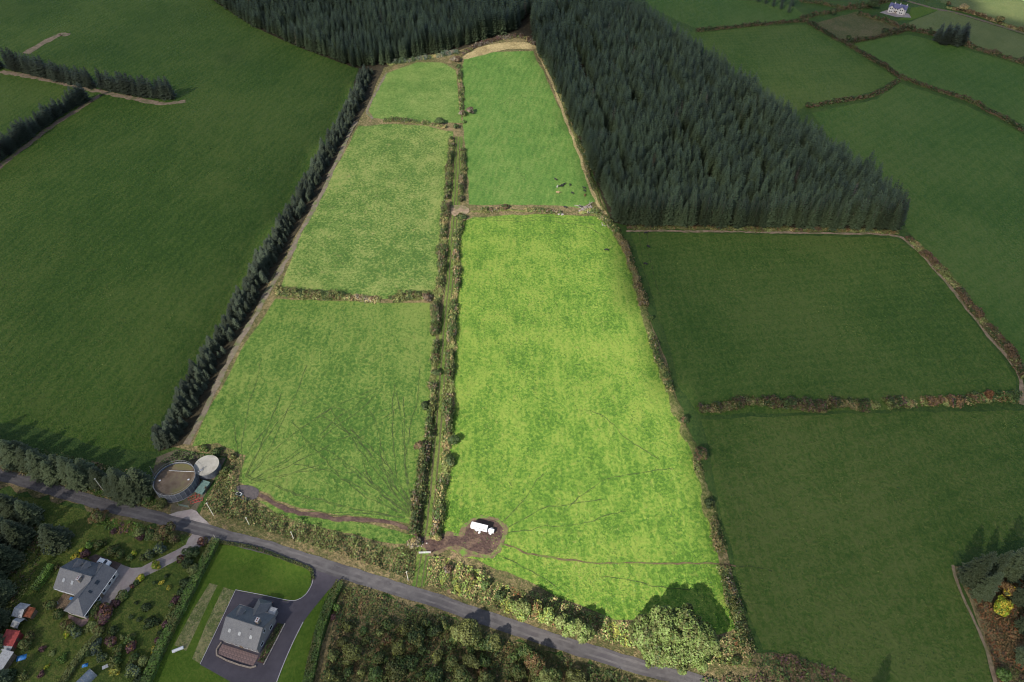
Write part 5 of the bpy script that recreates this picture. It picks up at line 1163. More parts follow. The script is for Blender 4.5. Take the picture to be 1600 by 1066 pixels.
for y in np.arange(-7, 4.6, .55): mb.box((8.5, y, .16), (.3, .5, .26 + .05 * (int(y * 9) % 3)))
mb.build('stone_edging', M['stone'], bd)
MB().box((7.3, -1.3, .14), (2.1, 11.4, .14)).build('soil', M['soil'], bd)
rng = np.random.default_rng(12); pp = np.c_[rng.uniform(6.4, 8.2, 900), rng.uniform(-6.8, 4.3, 900), np.zeros(900)]; pp[:, 2] = .2 + .5 * np.abs(noise3(pp, 1.1))
mesh_obj('plants', leaf_mesh('bed_plants', pp, rng.normal(size=(900, 3)) * .6 + [0, 0, 1], .16 * rng.uniform(.6, 1.4, 900), pal_pick([('dkgreen', 3), ('green', 2), ('purple', 1), ('straw', 1)], pp, .8, rng), rng), M['leaf'], bd)
for k, (px_, w) in enumerate([([(474, 972), (458, 1004), (440, 1046), (424, 1090)], .2), ([(368, 923), (342, 978), (313, 1038)], .14), ([(368, 922), (410, 930), (448, 938), (464, 938), (478, 929), (488, 912), (490, 892)], .14)]):
    g = densify(GP(px_), 1.0); root = tag(bpy.data.objects.new('kerb', None), ['pale kerb on the right of the dark drive', 'kerb on the left of the dark drive', 'kerb between dark drive and upper lawn'][k], None, None, 'structure'); link(root)
    mb = MB()
    for i in range(len(g) - 1):
        a_, b_ = Vector((*g[i], .12)), Vector((*g[i + 1], .12)); d_ = b_ - a_
        mb.box((a_ + b_) / 2, (d_.length - .03, w, .2), math.atan2(d_.y, d_.x))
    mb.build('kerb_stones', M['kerb'], root)

# far white house -------------------------------------------------
C0 = G(1404, 22); angC = R(-33)
hc = thing('white_house', 'far white two storey house with blue slate roof and front gables', 'house', (C0.x, C0.y + 4, 0), angC); hc.scale = (.76, .76, .76)
Lc, Wc, ec, rc = 17.0, 8.0, 4.8, 8.0
mb = MB(); mb.add(*gable_walls(Lc, Wc, ec, rc)); mb.build('wall', M['white_wall'], hc)
a, b = roof_pair(-Lc / 2, Lc / 2, Wc, ec, rc, .4)
MB().slab(a, .15).build('roof_slope', M['slate_blue'], hc); MB().slab(b, .15).build('roof_slope', M['slate_blue'], hc)
for gx, gw in ((4.4, 6.0), (-5.6, 4.6)):
    mb = MB(); y0, y1 = -Wc / 2 - 2.2, 0; h0, h1 = 4.8, 7.4
    mb.add([(gx - gw / 2, y0, 0), (gx + gw / 2, y0, 0), (gx + gw / 2, y1, 0), (gx - gw / 2, y1, 0), (gx - gw / 2, y0, h0), (gx + gw / 2, y0, h0), (gx + gw / 2, y1, h0), (gx - gw / 2, y1, h0), (gx, y0, h1), (gx, y1, h1)], [(0, 1, 5, 8, 4), (1, 2, 6, 5), (3, 0, 4, 7)])
    gb = mb.build('gable', M['white_wall'], hc)
    r_ = MB()
    for s in (-1, 1): r_.slab([(gx, y0 - .3, h1 + .15), (gx, y1, h1 + .15), (gx + s * (gw / 2 + .3), y1, h0), (gx + s * (gw / 2 + .3), y0 - .3, h0)], .14)
    r_.build('gable_roof', M['slate_blue'], gb)
    for z in (1.6, 4.4): window(gb, (gx - .9, y0 - .02, z), 1.2, 1.4, '-y'); window(gb, (gx + .9, y0 - .02, z), 1.2, 1.4, '-y')
for x in (-1.8, .2): window(hc, (x, -Wc / 2 - .02, 1.7), 1.2, 1.4, '-y'); window(hc, (x, -Wc / 2 - .02, 4.0), 1.1, 1.1, '-y')
dr = MB().box((-.8, -Wc / 2 - .03, 1.1), (1.1, .08, 2.2)).build('door', M['timber'], hc); MB().box((-.4, -Wc / 2 - .10, 1.1), (.1, .06, .05)).build('handle', M['galv'], dr)
for y in (-2, 1.6): window(hc, (Lc / 2 + .02, y, 1.7), 1.1, 1.3, '+x')
for x in (-4.2, 1.0, 7.4): cc = MB().box((x, 0, 8.3), (.8, 1.1, 1.6)).build('chimney', M['white_wall'], hc); MB().box((x, 0, 9.15), (.95, 1.25, .12)).build('chimney_cap', M['kerb'], cc)
sheet('house_yard', [(1374, 20), (1392, 14), (1420, 22), (1424, 28), (1400, 27)], .12, M['concrete'], 'pale yard in front of the far white house', smooth=False, wob=.1)
sheet('house_lawn', [(1424, 12), (1448, 10), (1466, 16), (1424, 32), (1400, 32), (1420, 24)], .09, M['lawn'], 'green lawn beside the far white house', smooth=False, wob=.1)
strip('far_lane', [(1410, 0), (1432, 6), (1462, 14), (1500, 22), (1600, 52), (1680, 70)], 3.5, .11, M['dirt'], 'narrow far lane behind the far white house')

# sheds along the garden edge ---------------------------------------
def shed(name, c, ang, L, W, eave, ridge, roofm, wallm, label, mono=False, cat='shed'):
    s = thing(name, label, cat, (c[0], c[1], 0), ang)
    if mono:
        mb = MB(); mb.add([(-L / 2, -W / 2, 0), (L / 2, -W / 2, 0), (L / 2, W / 2, 0), (-L / 2, W / 2, 0), (-L / 2, -W / 2, eave), (L / 2, -W / 2, eave), (L / 2, W / 2, ridge), (-L / 2, W / 2, ridge)], [(0, 1, 5, 4), (1, 2, 6, 5), (2, 3, 7, 6), (3, 0, 4, 7)])
        mb.build('wall', M[wallm], s)
        n = max(3, int(L / .7))
        for i in range(n):
            x0 = -L / 2 - .2 + (L + .4) * i / n; x1 = -L / 2 - .2 + (L + .4) * (i + 1) / n
            dz = .03 * (i % 2)
            MB().slab([(x0, -W / 2 - .2, eave + .08 + dz), (x1, -W / 2 - .2, eave + .08 + dz), (x1, W / 2 + .2, ridge + .12 + dz), (x0, W / 2 + .2, ridge + .12 + dz)], .04).build('roof_sheet', M[roofm], s)
    else:
        mb = MB(); mb.add(*gable_walls(L, W, eave, ridge)); mb.build('wall', M[wallm], s)
        a, b = roof_pair(-L / 2, L / 2, W, eave, ridge, .25, .1)
        MB().slab(a, .06).build('roof_slope', M[roofm], s); MB().slab(b, .06).build('roof_slope', M[roofm], s)
    d = MB().box((L / 2 + .03, 0, .95), (.06, .9, 1.9)).build('door', M['timber'], s); MB().box((L / 2 + .08, .3, 1), (.05, .05, .12)).build('handle', M['galv'], d)
    return s
shed('garden_shed', G(38, 958), R(-10), 3.0, 3.6, 2.0, 2.9, 'grey_sheet', 'timber', 'grey roofed garden shed, topmost of the sheds')
shed('lean_to', G(50, 961), R(-10), 2.4, 2.4, 1.7, 2.1, 'rust', 'timber', 'rusty roofed lean-to beside the topmost shed', True)
shed('workshop', G(22, 1002), R(-6), 3.8, 3.8, 2.1, 2.7, 'red_sheet', 'red_sheet', 'red metal roofed shed in the garden row', True)
shed('tool_shed', G(17, 1016), R(-8), 2.4, 1.9, 1.8, 2.1, 'grey_sheet', 'timber', 'small grey shed below the red roofed shed', True)
shed('long_shed', G(11, 1036), R(-14), 3.0, 4.6, 2.0, 2.5, 'grey_sheet', 'timber', 'long pale grey shed, lowest of the row', True)
gh = thing('greenhouse', 'small grey framed greenhouse between the sheds', 'greenhouse', G(32, 976), R(-18))
for x in np.linspace(-1.2, 1.2, 5):
    mb = MB(); pts = [(x, -1.5, 0), (x, -1.5, 1.5), (x, 0, 2.3), (x, 1.5, 1.5), (x, 1.5, 0)]
    for i in range(4): mb.tube(pts[i], pts[i + 1], .05, n=5)
    mb.build('frame', M['galv'], gh)
for i in range(4):
    x0 = -1.2 + .6 * i
    for s in (-1, 1):
        MB().slab([(x0 + .04, s * 1.5, 1.52), (x0 + .56, s * 1.5, 1.52), (x0 + .56, 0, 2.32), (x0 + .04, 0, 2.32)], .02).build('pane', M['rooflight'], gh)
        MB().box((x0 + .3, s * 1.5, .75), (.52, .02, 1.44)).build('pane', M['rooflight'], gh)
pt_ = thing('polytunnel', 'grey barrel roofed polytunnel at the bottom edge', 'polytunnel', G(132, 1066), R(58))
mb = MB(); n = 12; vs = []
for x in (-3, 3):
    for i in range(n + 1): a_ = math.pi * i / n; vs.append((x, 1.6 * math.cos(a_), 1.9 * math.sin(a_)))
fs = [(i, i + 1, n + 2 + i, n + 1 + i) for i in range(n)] + [tuple(range(n + 1)), tuple(range(n + 1, 2 * n + 2))]
mb.add(vs, fs); mb.build('cover', M['grey_sheet'], pt_, True)
for x in (-2.9, -1.5, 0, 1.5, 2.9):
    mb = MB()
    for i in range(n): mb.tube((x, 1.63 * math.cos(math.pi * i / n), 1.93 * math.sin(math.pi * i / n)), (x, 1.63 * math.cos(math.pi * (i + 1) / n), 1.93 * math.sin(math.pi * (i + 1) / n)), .04, n=5, cap=False)
    mb.build('hoop', M['galv'], pt_)
def tarp(c, w, h, hh, label, mat='blue'):
    t = thing('tarpaulin', label, 'tarpaulin', (c[0], c[1], .06), .3)
    k = 7; xs_ = np.linspace(-w / 2, w / 2, k); ys_ = np.linspace(-h / 2, h / 2, k)
    vs = [(x, y, max(0.02, hh * (1 - (2 * x / w) ** 2) * (1 - (2 * y / h) ** 2) + .08 * math.sin(7 * x + 5 * y))) for y in ys_ for x in xs_]
    mb = MB(); mb.add(vs, [(j * k + i, j * k + i + 1, j * k + k + i + 1, j * k + k + i) for j in range(k - 1) for i in range(k - 1)]); mb.build('sheet', M[mat], t, True)
tarp(G(34, 1028), 2.6, 1.6, .6, 'bright blue tarpaulin lying beside the lowest shed')
tarp(G(6, 1042), 2.4, 1.2, 1.0, 'blue tarpaulin at the end of the lowest shed')
tarp(G(133, 1040), 1.6, 1.0, .7, 'dark blue covered heap beside the yellowish hedge')
tb = thing('garden_table', 'grey garden table beside the golden round bush', 'table', G(167, 1043), .5)
MB().box((0, 0, .72), (1.9, 1.0, .06)).build('tabletop', M['grey_sheet'], tb)
for x in (-.8, .8):
    for y in (-.4, .4): MB().box((x, y, .35), (.07, .07, .68)).build('leg', M['timber'], tb)
ob = thing('oil_tank', 'pale oblong tank lying on the uncut grass strip', 'tank', G(279, 1016), R(24))
mb = MB(); mb.tube((-1.5, 0, .55), (1.5, 0, .55), .45, n=12); mb.build('barrel', M['white'], ob, False)
for x in (-1, 1): MB().box((x, 0, .08), (.25, .8, .16)).build('support', M['kerb'], ob)

# ------------------------------------------------------------------ slurry tanks and yard
tc = G(272.5, 748, 4.0)
tk = thing('slurry_tank', 'large round dark slurry tank with brown crusted surface', 'tank', (tc.x, tc.y, 0))
RT, HT, NT = 6.7, 4.0, 28
pan = MB(); w = 2 * RT * math.sin(math.pi / NT)
pan.box((0, 0, HT / 2), (w - .05, .10, HT)); pm = pan.mesh('panel'); pm.materials.append(M['tank'])
rib = MB().box((0, 0, HT / 2), (.12, .16, HT + .05)).mesh('rib'); rib.materials.append(M['galv'])
for i in range(NT):
    a_ = 2 * math.pi * i / NT
    o = mesh_obj('panel', pm, None, tk); o.location = (RT * math.cos(a_), RT * math.sin(a_), 0); o.rotation_euler = (0, 0, a_ + math.pi / 2)
    b_ = a_ + math.pi / NT
    o = mesh_obj('rib', rib, None, tk); o.location = ((RT + .08) * math.cos(b_), (RT + .08) * math.sin(b_), 0); o.rotation_euler = (0, 0, b_ + math.pi / 2)
def ring(r, z, t, n=40):
    mb = MB()
    for i in range(n):
        a_, b_ = 6.2832 * i / n, 6.2832 * (i + 1) / n
        mb.tube((r * math.cos(a_), r * math.sin(a_), z), (r * math.cos(b_), r * math.sin(b_), z), t, n=5, cap=False)
    return mb
ring(RT, HT + .02, .07).build('rim', M['galv'], tk); ring(RT + .12, .2, .08).build('base_ring', M['galv'], tk); ring(RT + .05, HT + 1.0, .028).build('guard_rail', M['galv'], tk)
for i in range(14): a_ = 6.2832 * i / 14; MB().tube(((RT + .05) * math.cos(a_), (RT + .05) * math.sin(a_), HT), ((RT + .05) * math.cos(a_), (RT + .05) * math.sin(a_), HT + 1.0), .03, n=5).build('rail_post', M['galv'], tk)
mb = MB(); n = 40; mb.add([(0, 0, 3.35)] + [((RT - .08) * math.cos(6.2832 * i / n), (RT - .08) * math.sin(6.2832 * i / n), 3.3) for i in range(n)], [(0, 1 + i, 1 + (i + 1) % n) for i in range(n)]); mb.build('slurry_surface', M['crust'], tk)
MB().tube((-3.2, 3.4, 3.75), (5.8, 2.9, 3.75), .09).build('agitator_pipe', M['galv'], tk)
for x, y in ((-5.0, -.4), (4.6, 0)): MB().box((x, y, 3.45), (.6, .45, .2), .4).build('float', M['white'], tk)
for k in range(3): MB().tube((-RT - 1.2 - k * .7, 2 + k, 0), (-RT - 1.2 - k * .7, 2 + k, 5.5), .05).build('ladder_rail' if k < 2 else 'stay', M['galv'], tk)
t2 = G(322.5, 727, 3.0)
ts = thing('concrete_tank', 'smaller round tank with pale flat concrete roof', 'tank', (t2.x, t2.y, 0))
n = 40; r2 = 4.1
mb = MB(); mb.add([(r2 * math.cos(6.2832 * i / n), r2 * math.sin(6.2832 * i / n), z) for z in (0, 2.9) for i in range(n)], [(i, (i + 1) % n, n + (i + 1) % n, n + i) for i in range(n)]); mb.build('wall', M['tank'], ts)
mb = MB(); mb.prism([((r2 + .1) * math.cos(6.2832 * i / n), (r2 + .1) * math.sin(6.2832 * i / n)) for i in range(n)], 2.9, 3.08); mb.build('roof', M['tank_top'], ts)
hh_ = MB().box((-1.0, -2.2, 3.2), (.9, .7, .22), .5).build('hatch', M['galv'], ts)
MB().tube((-.9, -2.0, 3.1), (-.3, -1.2, 3.8), .12).build('outlet_pipe', M['tank'], ts); MB().box((-1.6, -2.9, 3.25), (.5, .5, .35), .3).build('valve_box', M['galv'], ts)
for s in (-.2, .2): MB().tube((-1.9 + s, -5.2, 0), (-1.6 + s, -3.9, 3.3), .05).build('ladder_rail', M['galv'], ts)
for k in range(6): MB().tube((-2.1 + .05 * k, -5.15 + .21 * k, .3 + .5 * k), (-1.7 + .05 * k, -5.15 + .21 * k, .3 + .5 * k), .03, n=5).build('rung', M['galv'], ts)
gs = G(318, 764)
shed('pump_house', gs, R(-18), 2.6, 4.4, 1.0, 1.25, 'green_sheet', 'green_sheet', 'green sheeted pump house beside the slurry tanks', True)
for k, (x, y, a_) in enumerate([(300, 778, .5), (304, 784, .5), (309, 774, 1.9), (311, 782, .4)]):
    f_ = thing('cattle_barrier', 'red tubular cattle barrier lying in the tank yard', 'barrier', (*G(x, y)[:2], .05), a_, 'red barriers in the tank yard')
    for s in (-.55, .55): MB().tube((-1.2, s, .12), (1.2, s, .12), .06).build('rail', M['red'], f_)
    for s in (-1.2, 0, 1.2): MB().tube((s, -.55, .12), (s, .55, .12), .05).build('upright', M['red'], f_)
def gate(c, ang, w, label, mat='galv', h=1.2):
    g_ = thing('field_gate', label, 'gate', (c[0], c[1], 0), ang)
    for k in range(5): MB().tube((-w / 2, 0, .25 + k * (h - .25) / 4), (w / 2, 0, .25 + k * (h - .25) / 4), .03, n=6).build('bar', M[mat], g_)
    for s in (-1, 0, 1): MB().tube((s * w / 2, 0, .15), (s * w / 2, 0, h), .05).build('upright', M[mat], g_)
    for s in (-1, 1): MB().tube((s * (w / 2 + .2), 0, 0), (s * (w / 2 + .2), 0, 1.5), .12).build('gate_post', M['timber'], g_)
gate(G(664, 865), R(2), 3.6, 'pale white field gate across the lane above the road', 'white')
gate(G(288, 792), R(-12), 3.6, 'grey green gate of the tank yard beside the road', 'green_sheet')
tr = thing('water_trough', 'white and grey water trough on dark trampled mud', 'trough', (*G(374, 773)[:2], .12), R(-25))
mb = MB(); mb.box((0, -.5, .3), (2.0, .1, .6)); mb.box((0, .5, .3), (2.0, .1, .6)); mb.box((-.95, 0, .3), (.1, .9, .6)); mb.box((.95, 0, .3), (.1, .9, .6)); mb.box((0, 0, .06), (1.8, .9, .1)); mb.build('basin', M['white'], tr)
MB().box((0, 0, .42), (1.8, .9, .03)).build('water', M['glass'], tr); MB().box((-.7, 0, .63), (.5, 1.1, .08)).build('float_cover', M['galv'], tr)

# telephone poles ---------------------------------------------------
for x, y, h, lab in [(162, 767, 7.5, 'white weathered pole before the roadside spruces'), (334, 806, 8.0, 'pale pole at the road near the tank yard'), (390, 821, 5, 'pale pole in the thicket, second along the road'), (459, 842, 4.5, 'pale pole in the thicket, third along the road'), (638, 907, 6, 'pale pole left of the lane entrance'), (919, 1000, 6, 'pale pole before the rightmost roadside tree'), (336, 840, 1.6, 'short pale gatepost at the concrete drive mouth'), (1548, 930, 3.5, 'pale thin pole beside the yellow bush')]:
    t = thing('telephone_pole' if h > 3 else 'gate_post', lab, 'pole' if h > 3 else 'post', (*G(x, y)[:2], 0))
    MB().tube((0, 0, 0), (.05, 0, h), .12, .08, 8).build('shaft', M['pole'], t)
    if h > 3:
        MB().box((.05, 0, h - .5), (.6, .07, .07), .6).build('crossarm', M['pole'], t)
        for s in (-.25, .25): MB().tube((.05 + s * .82, s * .56, h - .45), (.05 + s * .82, s * .56, h - .25), .05, .03, 6).build('insulator', M['white'], t)

# ------------------------------------------------------------------ white trailer
tl = thing('cattle_trailer', 'long white box trailer parked in the trampled mud', 'trailer', (*(G(752, 827, .6))[:2], .12), R(-15))
def bbox_bev(c, d, mat, name, parent, bev=.06):
    me = MB().box(c, d).mesh(name); bm = bmesh.new(); bm.from_mesh(me); bmesh.ops.recalc_face_normals(bm, faces=bm.faces)
    bmesh.ops.bevel(bm, geom=bm.edges[:], offset=bev, segments=2, affect='EDGES'); bm.to_mesh(me); bm.free()
    return mesh_obj(name, me, M[mat], parent)
bd_ = bbox_bev((-.6, 0, 1.55), (5.4, 1.5, 1.7), 'white', 'body', tl)
bbox_bev((-.6, 0, 2.46), (5.5, 1.6, .10), 'white', 'roof', tl, .03)
for k in range(5): MB().box((-2.8 + k * 1.1, -.78, 1.55), (.08, .06, 1.6)).build('side_rib', M['white'], bd_)
MB().box((-.6, -.775, 2.1), (4.8, .03, .22)).build('vent_slot', M['tank'], bd_)
rp = MB().box((-3.36, 0, 1.55), (.08, 1.4, 1.5)).build('tail_ramp', M['white'], tl); MB().box((-3.43, .5, 1.6), (.05, .25, .08)).build('latch', M['galv'], rp)
MB().box((-.6, 0, .62), (5.2, 1.2, .12)).build('chassis', M['tank'], tl)
bbox_bev((3.35, 0, 1.0), (1.9, 1.2, .8), 'white', 'front_unit', tl); MB().box((2.35, 0, .62), (.5, .16, .12)).build('drawbar', M['galv'], tl)
for x in (-1.4, -.4, 3.3):
    for s in (-1, 1):
        w_ = MB().tube((x, s * .72, .42), (x, s * .98, .42), .42, n=14).build('wheel', M['tyre'], tl); MB().tube((x, s * .985, .42), (x, s * 1.0, .42), .22, n=10).build('rim', M['white'], w_)
        MB().box((x, s * .99, .93), (.98, .28, .06)).build('mudguard', M['white'], tl)
bk = thing('feed_bag', 'small white bag on the mud beside the trailer', 'bag', (*G(749, 833)[:2], .12), .5)
mb = MB(); mb.add([(-.4, -.25, 0), (.4, -.25, 0), (.4, .25, 0), (-.4, .25, 0), (-.3, -.2, .22), (.3, -.22, .28), (.32, .2, .25), (-.3, .2, .2)], [(4, 5, 6, 7), (0, 1, 5, 4), (1, 2, 6, 5), (2, 3, 7, 6), (3, 0, 4, 7)]); mb.build('sack', M['white'], bk)

# cars --------------------------------------------------------------
def car(c, ang, paint, label):
    t = thing('parked_car', label, 'car', (c[0], c[1], .12), ang)
    prof = [(-2.15, .35), (-2.2, .75), (-2.05, .95), (-1.3, 1.02), (-.75, 1.02), (1.0, .98), (1.75, .90), (2.1, .75), (2.15, .35)]
    me = bpy.data.meshes.new('car_body'); vs = []; k = len(prof)
    for y, sh in ((-.86, .97), (-.80, 1.0), (.80, 1.0), (.86, .97)):
        vs += [(x * (sh if abs(y) > .85 else 1), y, z if abs(y) < .85 else z - .03) for x, z in prof]
    fs = [(j * k + i, j * k + i + 1, (j + 1) * k + i + 1, (j + 1) * k + i) for j in range(3) for i in range(k - 1)] + [tuple(range(k)), tuple(reversed(range(3 * k, 4 * k)))] + [(j * k, (j + 1) * k, (j + 1) * k + k - 1, j * k + k - 1) for j in range(3)]
    mb = MB(); mb.add(vs, fs); body = mb.build('body', M[paint], t)
    cab = [(-1.75, 1.0, .76), (1.05, .97, .76), (.35, 1.42, .60), (-1.35, 1.44, .60)]
    vs = [(x, s * w_, z) for s in (-1, 1) for x, z, w_ in cab]
    mb = MB(); mb.add(vs, [(0, 1, 2, 3), (7, 6, 5, 4), (1, 5, 6, 2), (4, 0, 3, 7)]); mb.build('windows', M['glass'], t)
    mb = MB(); mb.slab([(.38, -.60, 1.45), (.38, .60, 1.45), (-1.38, .60, 1.47), (-1.38, -.60, 1.47)], .05)
    for s in (-1, 1):
        for (x0, z0, w0), (x1, z1, w1) in ((cab[0], cab[3]), (cab[1], cab[2])): mb.tube((x0, s * w0, z0), (x1, s * w1, z1), .05, n=5)
        mb.tube((-.4, s * .77, 1.0), (-.45, s * .61, 1.45), .045, n=5)
    mb.build('roof', M[paint], t)
    for x in (-1.35, 1.35):
        for s in (-1, 1):
            w_ = MB().tube((x, s * .66, .33), (x, s * .89, .33), .33, n=14).build('wheel', M['tyre'], t); MB().tube((x, s * .895, .33), (x, s * .91, .33), .2, n=10).build('rim', M['galv'], w_)
    for s in (-1, 1):
        MB().box((2.08, s * .6, .68), (.12, .34, .14)).build('headlight', M['rooflight'], t); MB().box((-2.15, s * .64, .76), (.10, .26, .16)).build('tail_light', M['red'], t)
        MB().box((.75, s * .95, 1.02), (.16, .2, .12)).build('wing_mirror', M[paint], t)
car(G(163, 879, .6), R(-18), 'car_white', 'white car parked behind the T shaped house')
car(G(414, 943, .6), R(168), 'car_grey', 'dark grey car parked behind the rectangular house')

# ------------------------------------------------------------------ cattle: one continuous skinned body each
def cow_mesh(graze):
    J = {'rump': ((-.85, 0, 1.18), (.24, .30)), 'hip': ((-.60, 0, 1.16), (.33, .36)), 'belly': ((0, 0, 1.02), (.36, .40)), 'chest': ((.55, 0, 1.08), (.33, .38)), 'wither': ((.80, 0, 1.20), (.24, .30)),
         'neck': ((1.10, 0, 1.22 if not graze else .95), (.17, .20)), 'poll': ((1.38, 0, 1.40 if not graze else .55), (.13, .14)), 'muzzle': ((1.72, 0, 1.22 if not graze else .18), (.08, .09)),
         'tail0': ((-1.02, 0, 1.10), (.05, .05)), 'tail1': ((-1.10, 0, .55), (.03, .03))}
    E_ = [('rump', 'hip'), ('hip', 'belly'), ('belly', 'chest'), ('chest', 'wither'), ('wither', 'neck'), ('neck', 'poll'), ('poll', 'muzzle'), ('rump', 'tail0'), ('tail0', 'tail1')]
    for s, n in ((-1, 'l'), (1, 'r')):
        J['st' + n] = ((-.66, s * .24, .86), (.15, .17)); J['ho' + n] = ((-.82, s * .25, .48), (.08, .09)); J['hf' + n] = ((-.74, s * .25, .03), (.065, .07))
        J['sh' + n] = ((.60, s * .22, .80), (.13, .14)); J['kn' + n] = ((.66, s * .22, .42), (.075, .08)); J['ff' + n] = ((.64, s * .22, .03), (.065, .065)); J['ea' + n] = ((J['poll'][0][0] - .04, s * .26, J['poll'][0][2] + .06), (.05, .03))
        E_ += [('hip', 'st' + n), ('st' + n, 'ho' + n), ('ho' + n, 'hf' + n), ('chest', 'sh' + n), ('sh' + n, 'kn' + n), ('kn' + n, 'ff' + n), ('poll', 'ea' + n)]
    names = list(J); ix = {k: i for i, k in enumerate(names)}
    me = bpy.data.meshes.new('cow'); me.from_pydata([J[k][0] for k in names], [(ix[a], ix[b]) for a, b in E_], [])
    o = bpy.data.objects.new('cow_skin', me); C.objects.link(o)
    o.modifiers.new('skin', 'SKIN'); o.modifiers.new('sub', 'SUBSURF').levels = 1
    if not me.skin_vertices: bm = bmesh.new(); bm.from_mesh(me); bm.verts.layers.skin.verify(); bm.to_mesh(me); bm.free()
    for i, k in enumerate(names):
        sv = me.skin_vertices[0].data[i]; sv.radius = J[k][1]; sv.use_root = (k == 'hip')
    dg = bpy.context.evaluated_depsgraph_get(); dg.update()
    out = bpy.data.meshes.new_from_object(o.evaluated_get(dg)); bpy.data.objects.remove(o)
    out.polygons.foreach_set('use_smooth', [True] * len(out.polygons))
    out.materials.clear()
    return out
cow_g, cow_s = cow_mesh(True), cow_mesh(False)
cow_meshes = {}
def cow(x, y, mat, ang, label, group=None, graze=True):
    key = (mat, graze)
    if key not in cow_meshes:
        m_ = (cow_g if graze else cow_s).copy(); m_.materials.append(M[mat]); cow_meshes[key] = m_
    o = bpy.data.objects.new('cow', cow_meshes[key]); C.objects.link(o)
    p = G(x, y); o.location = (p.x, p.y, .06); o.rotation_euler = (0, 0, ang); o.scale = (.84, .84, .84)
    tag(o, label, 'cow', group)
UB = ('black cow grazing in the upper right lit pasture', 'black cattle in the upper right pasture')
for i, (x, y) in enumerate([(868, 282), (876, 292.5), (878.5, 291.5), (881.5, 289.5), (890.5, 290.5), (894.5, 303.5), (913, 295.5), (913.6, 300), (883.5, 325.5), (908, 325)]):
    cow(x, y, 'black_hide', [2.4, .3, 2.0, .6, 1.6, 2.2, 2.6, 2.3, 2.4, 2.8][i], *UB, graze=i % 3 != 0)
cow(871, 293, 'white_hide', 1.2, 'white cow beside the black cattle group')
cow(871.5, 302.5, 'tan_hide', -.3, 'tan cow lying below the black cattle group', graze=False)
cow(913.7, 306.5, 'brown_hide', 1.4, 'reddish brown cow below two black cows')
cow(948, 392, 'black_hide', 3.0, 'lone black cow in the large bright pasture')
cow(1009, 365.5, 'black_hide', .1, 'black cow below the plantation bank in the dark field', graze=False)
cow(1013, 387, 'black_hide', 2.2, 'black cow in the dark field, middle of three')
cow(1008.5, 414, 'black_hide', 2.6, 'black cow in the dark field, lowest of three')
cow(1396, 46, 'black_hide', .2, 'black cow in the rushy field, left of two'); cow(1399.5, 47, 'black_hide', .1, 'black cow in the rushy field, right of two')
cow(158, 150.5, 'black_hide', .2, 'black cow at the track end by the windbreak, upper'); cow(143, 160.5, 'black_hide', .5, 'black cow at the track end by the windbreak, lower')

# felled logs and stone heaps --------------------------------------
rng = np.random.default_rng(9)
for k in range(16):
    c = G(907 + rng.uniform(-3, 18), 329 + rng.uniform(-5, 3)); L_ = rng.uniform(3, 6)
    o = thing('felled_log', 'grey felled log in the heap at the pasture corner', 'log', (c.x, c.y, .25 + .22 * (k % 3)), rng.uniform(0, 3.1), 'logs in the corner heap')
    mb = MB(); mb.tube((-L_ / 2, 0, 0), (L_ / 2, 0, rng.uniform(0, .5)), .20, .13, 7); mb.build('stem', M['grey_log'], o)
    MB().tube((L_ * .1, 0, .1), (L_ * .3, rng.choice([-1, 1]) * .8, .6), .08, .03, 5).build('branch_stub', M['grey_log'], o)
big = thing('fallen_trunk', 'long pale fallen trunk leaning on the log heap', 'log', (*G(915, 326)[:2], .5), .75)
MB().tube((-5, 0, 0), (5, 0, 1.2), .30, .16, 8).build('stem', M['grey_log'], big); MB().tube((3, 0, .9), (4.2, 1.2, 1.9), .12, .04, 6).build('branch', M['grey_log'], big)
def stone_mesh(seed):
    rg_ = np.random.default_rng(seed); bm = bmesh.new(); bmesh.ops.create_icosphere(bm, subdivisions=1, radius=.5)
    for v in bm.verts: v.co = v.co * float(rg_.uniform(.75, 1.2)); v.co.z *= .7
    me = bpy.data.meshes.new('stone'); bm.to_mesh(me); bm.free(); me.materials.append(M['stone']); return me
SM = [stone_mesh(i) for i in range(4)]
for k in range(22):
    if k < 9: c = G(877 + rng.uniform(-4, 5), 335 + rng.uniform(-3, 2)); lab, gp = 'grey stone in the dark heap at the hedge end', 'stones of the hedge end heap'
    elif k < 15: c = G(945 + rng.uniform(-8, 10), 347 + rng.uniform(-6, 8)); lab, gp = 'pale stone on the bank below the plantation corner', 'stones on the corner bank'
    else: c = G(660 + rng.uniform(-10, 14), 848 + rng.uniform(-6, 8)); lab, gp = 'pale stone scattered on the muddy gateway', 'stones on the muddy gateway'
    o = bpy.data.objects.new('stone', SM[k % 4]); C.objects.link(o); s = rng.uniform(.5, 1.3) * (1 if k < 15 else .55); o.location = (c.x, c.y, .2 * s + .1); o.scale = (s, s, s); o.rotation_euler = (0, 0, rng.uniform(0, 6)); tag(o, lab, 'stone', gp)

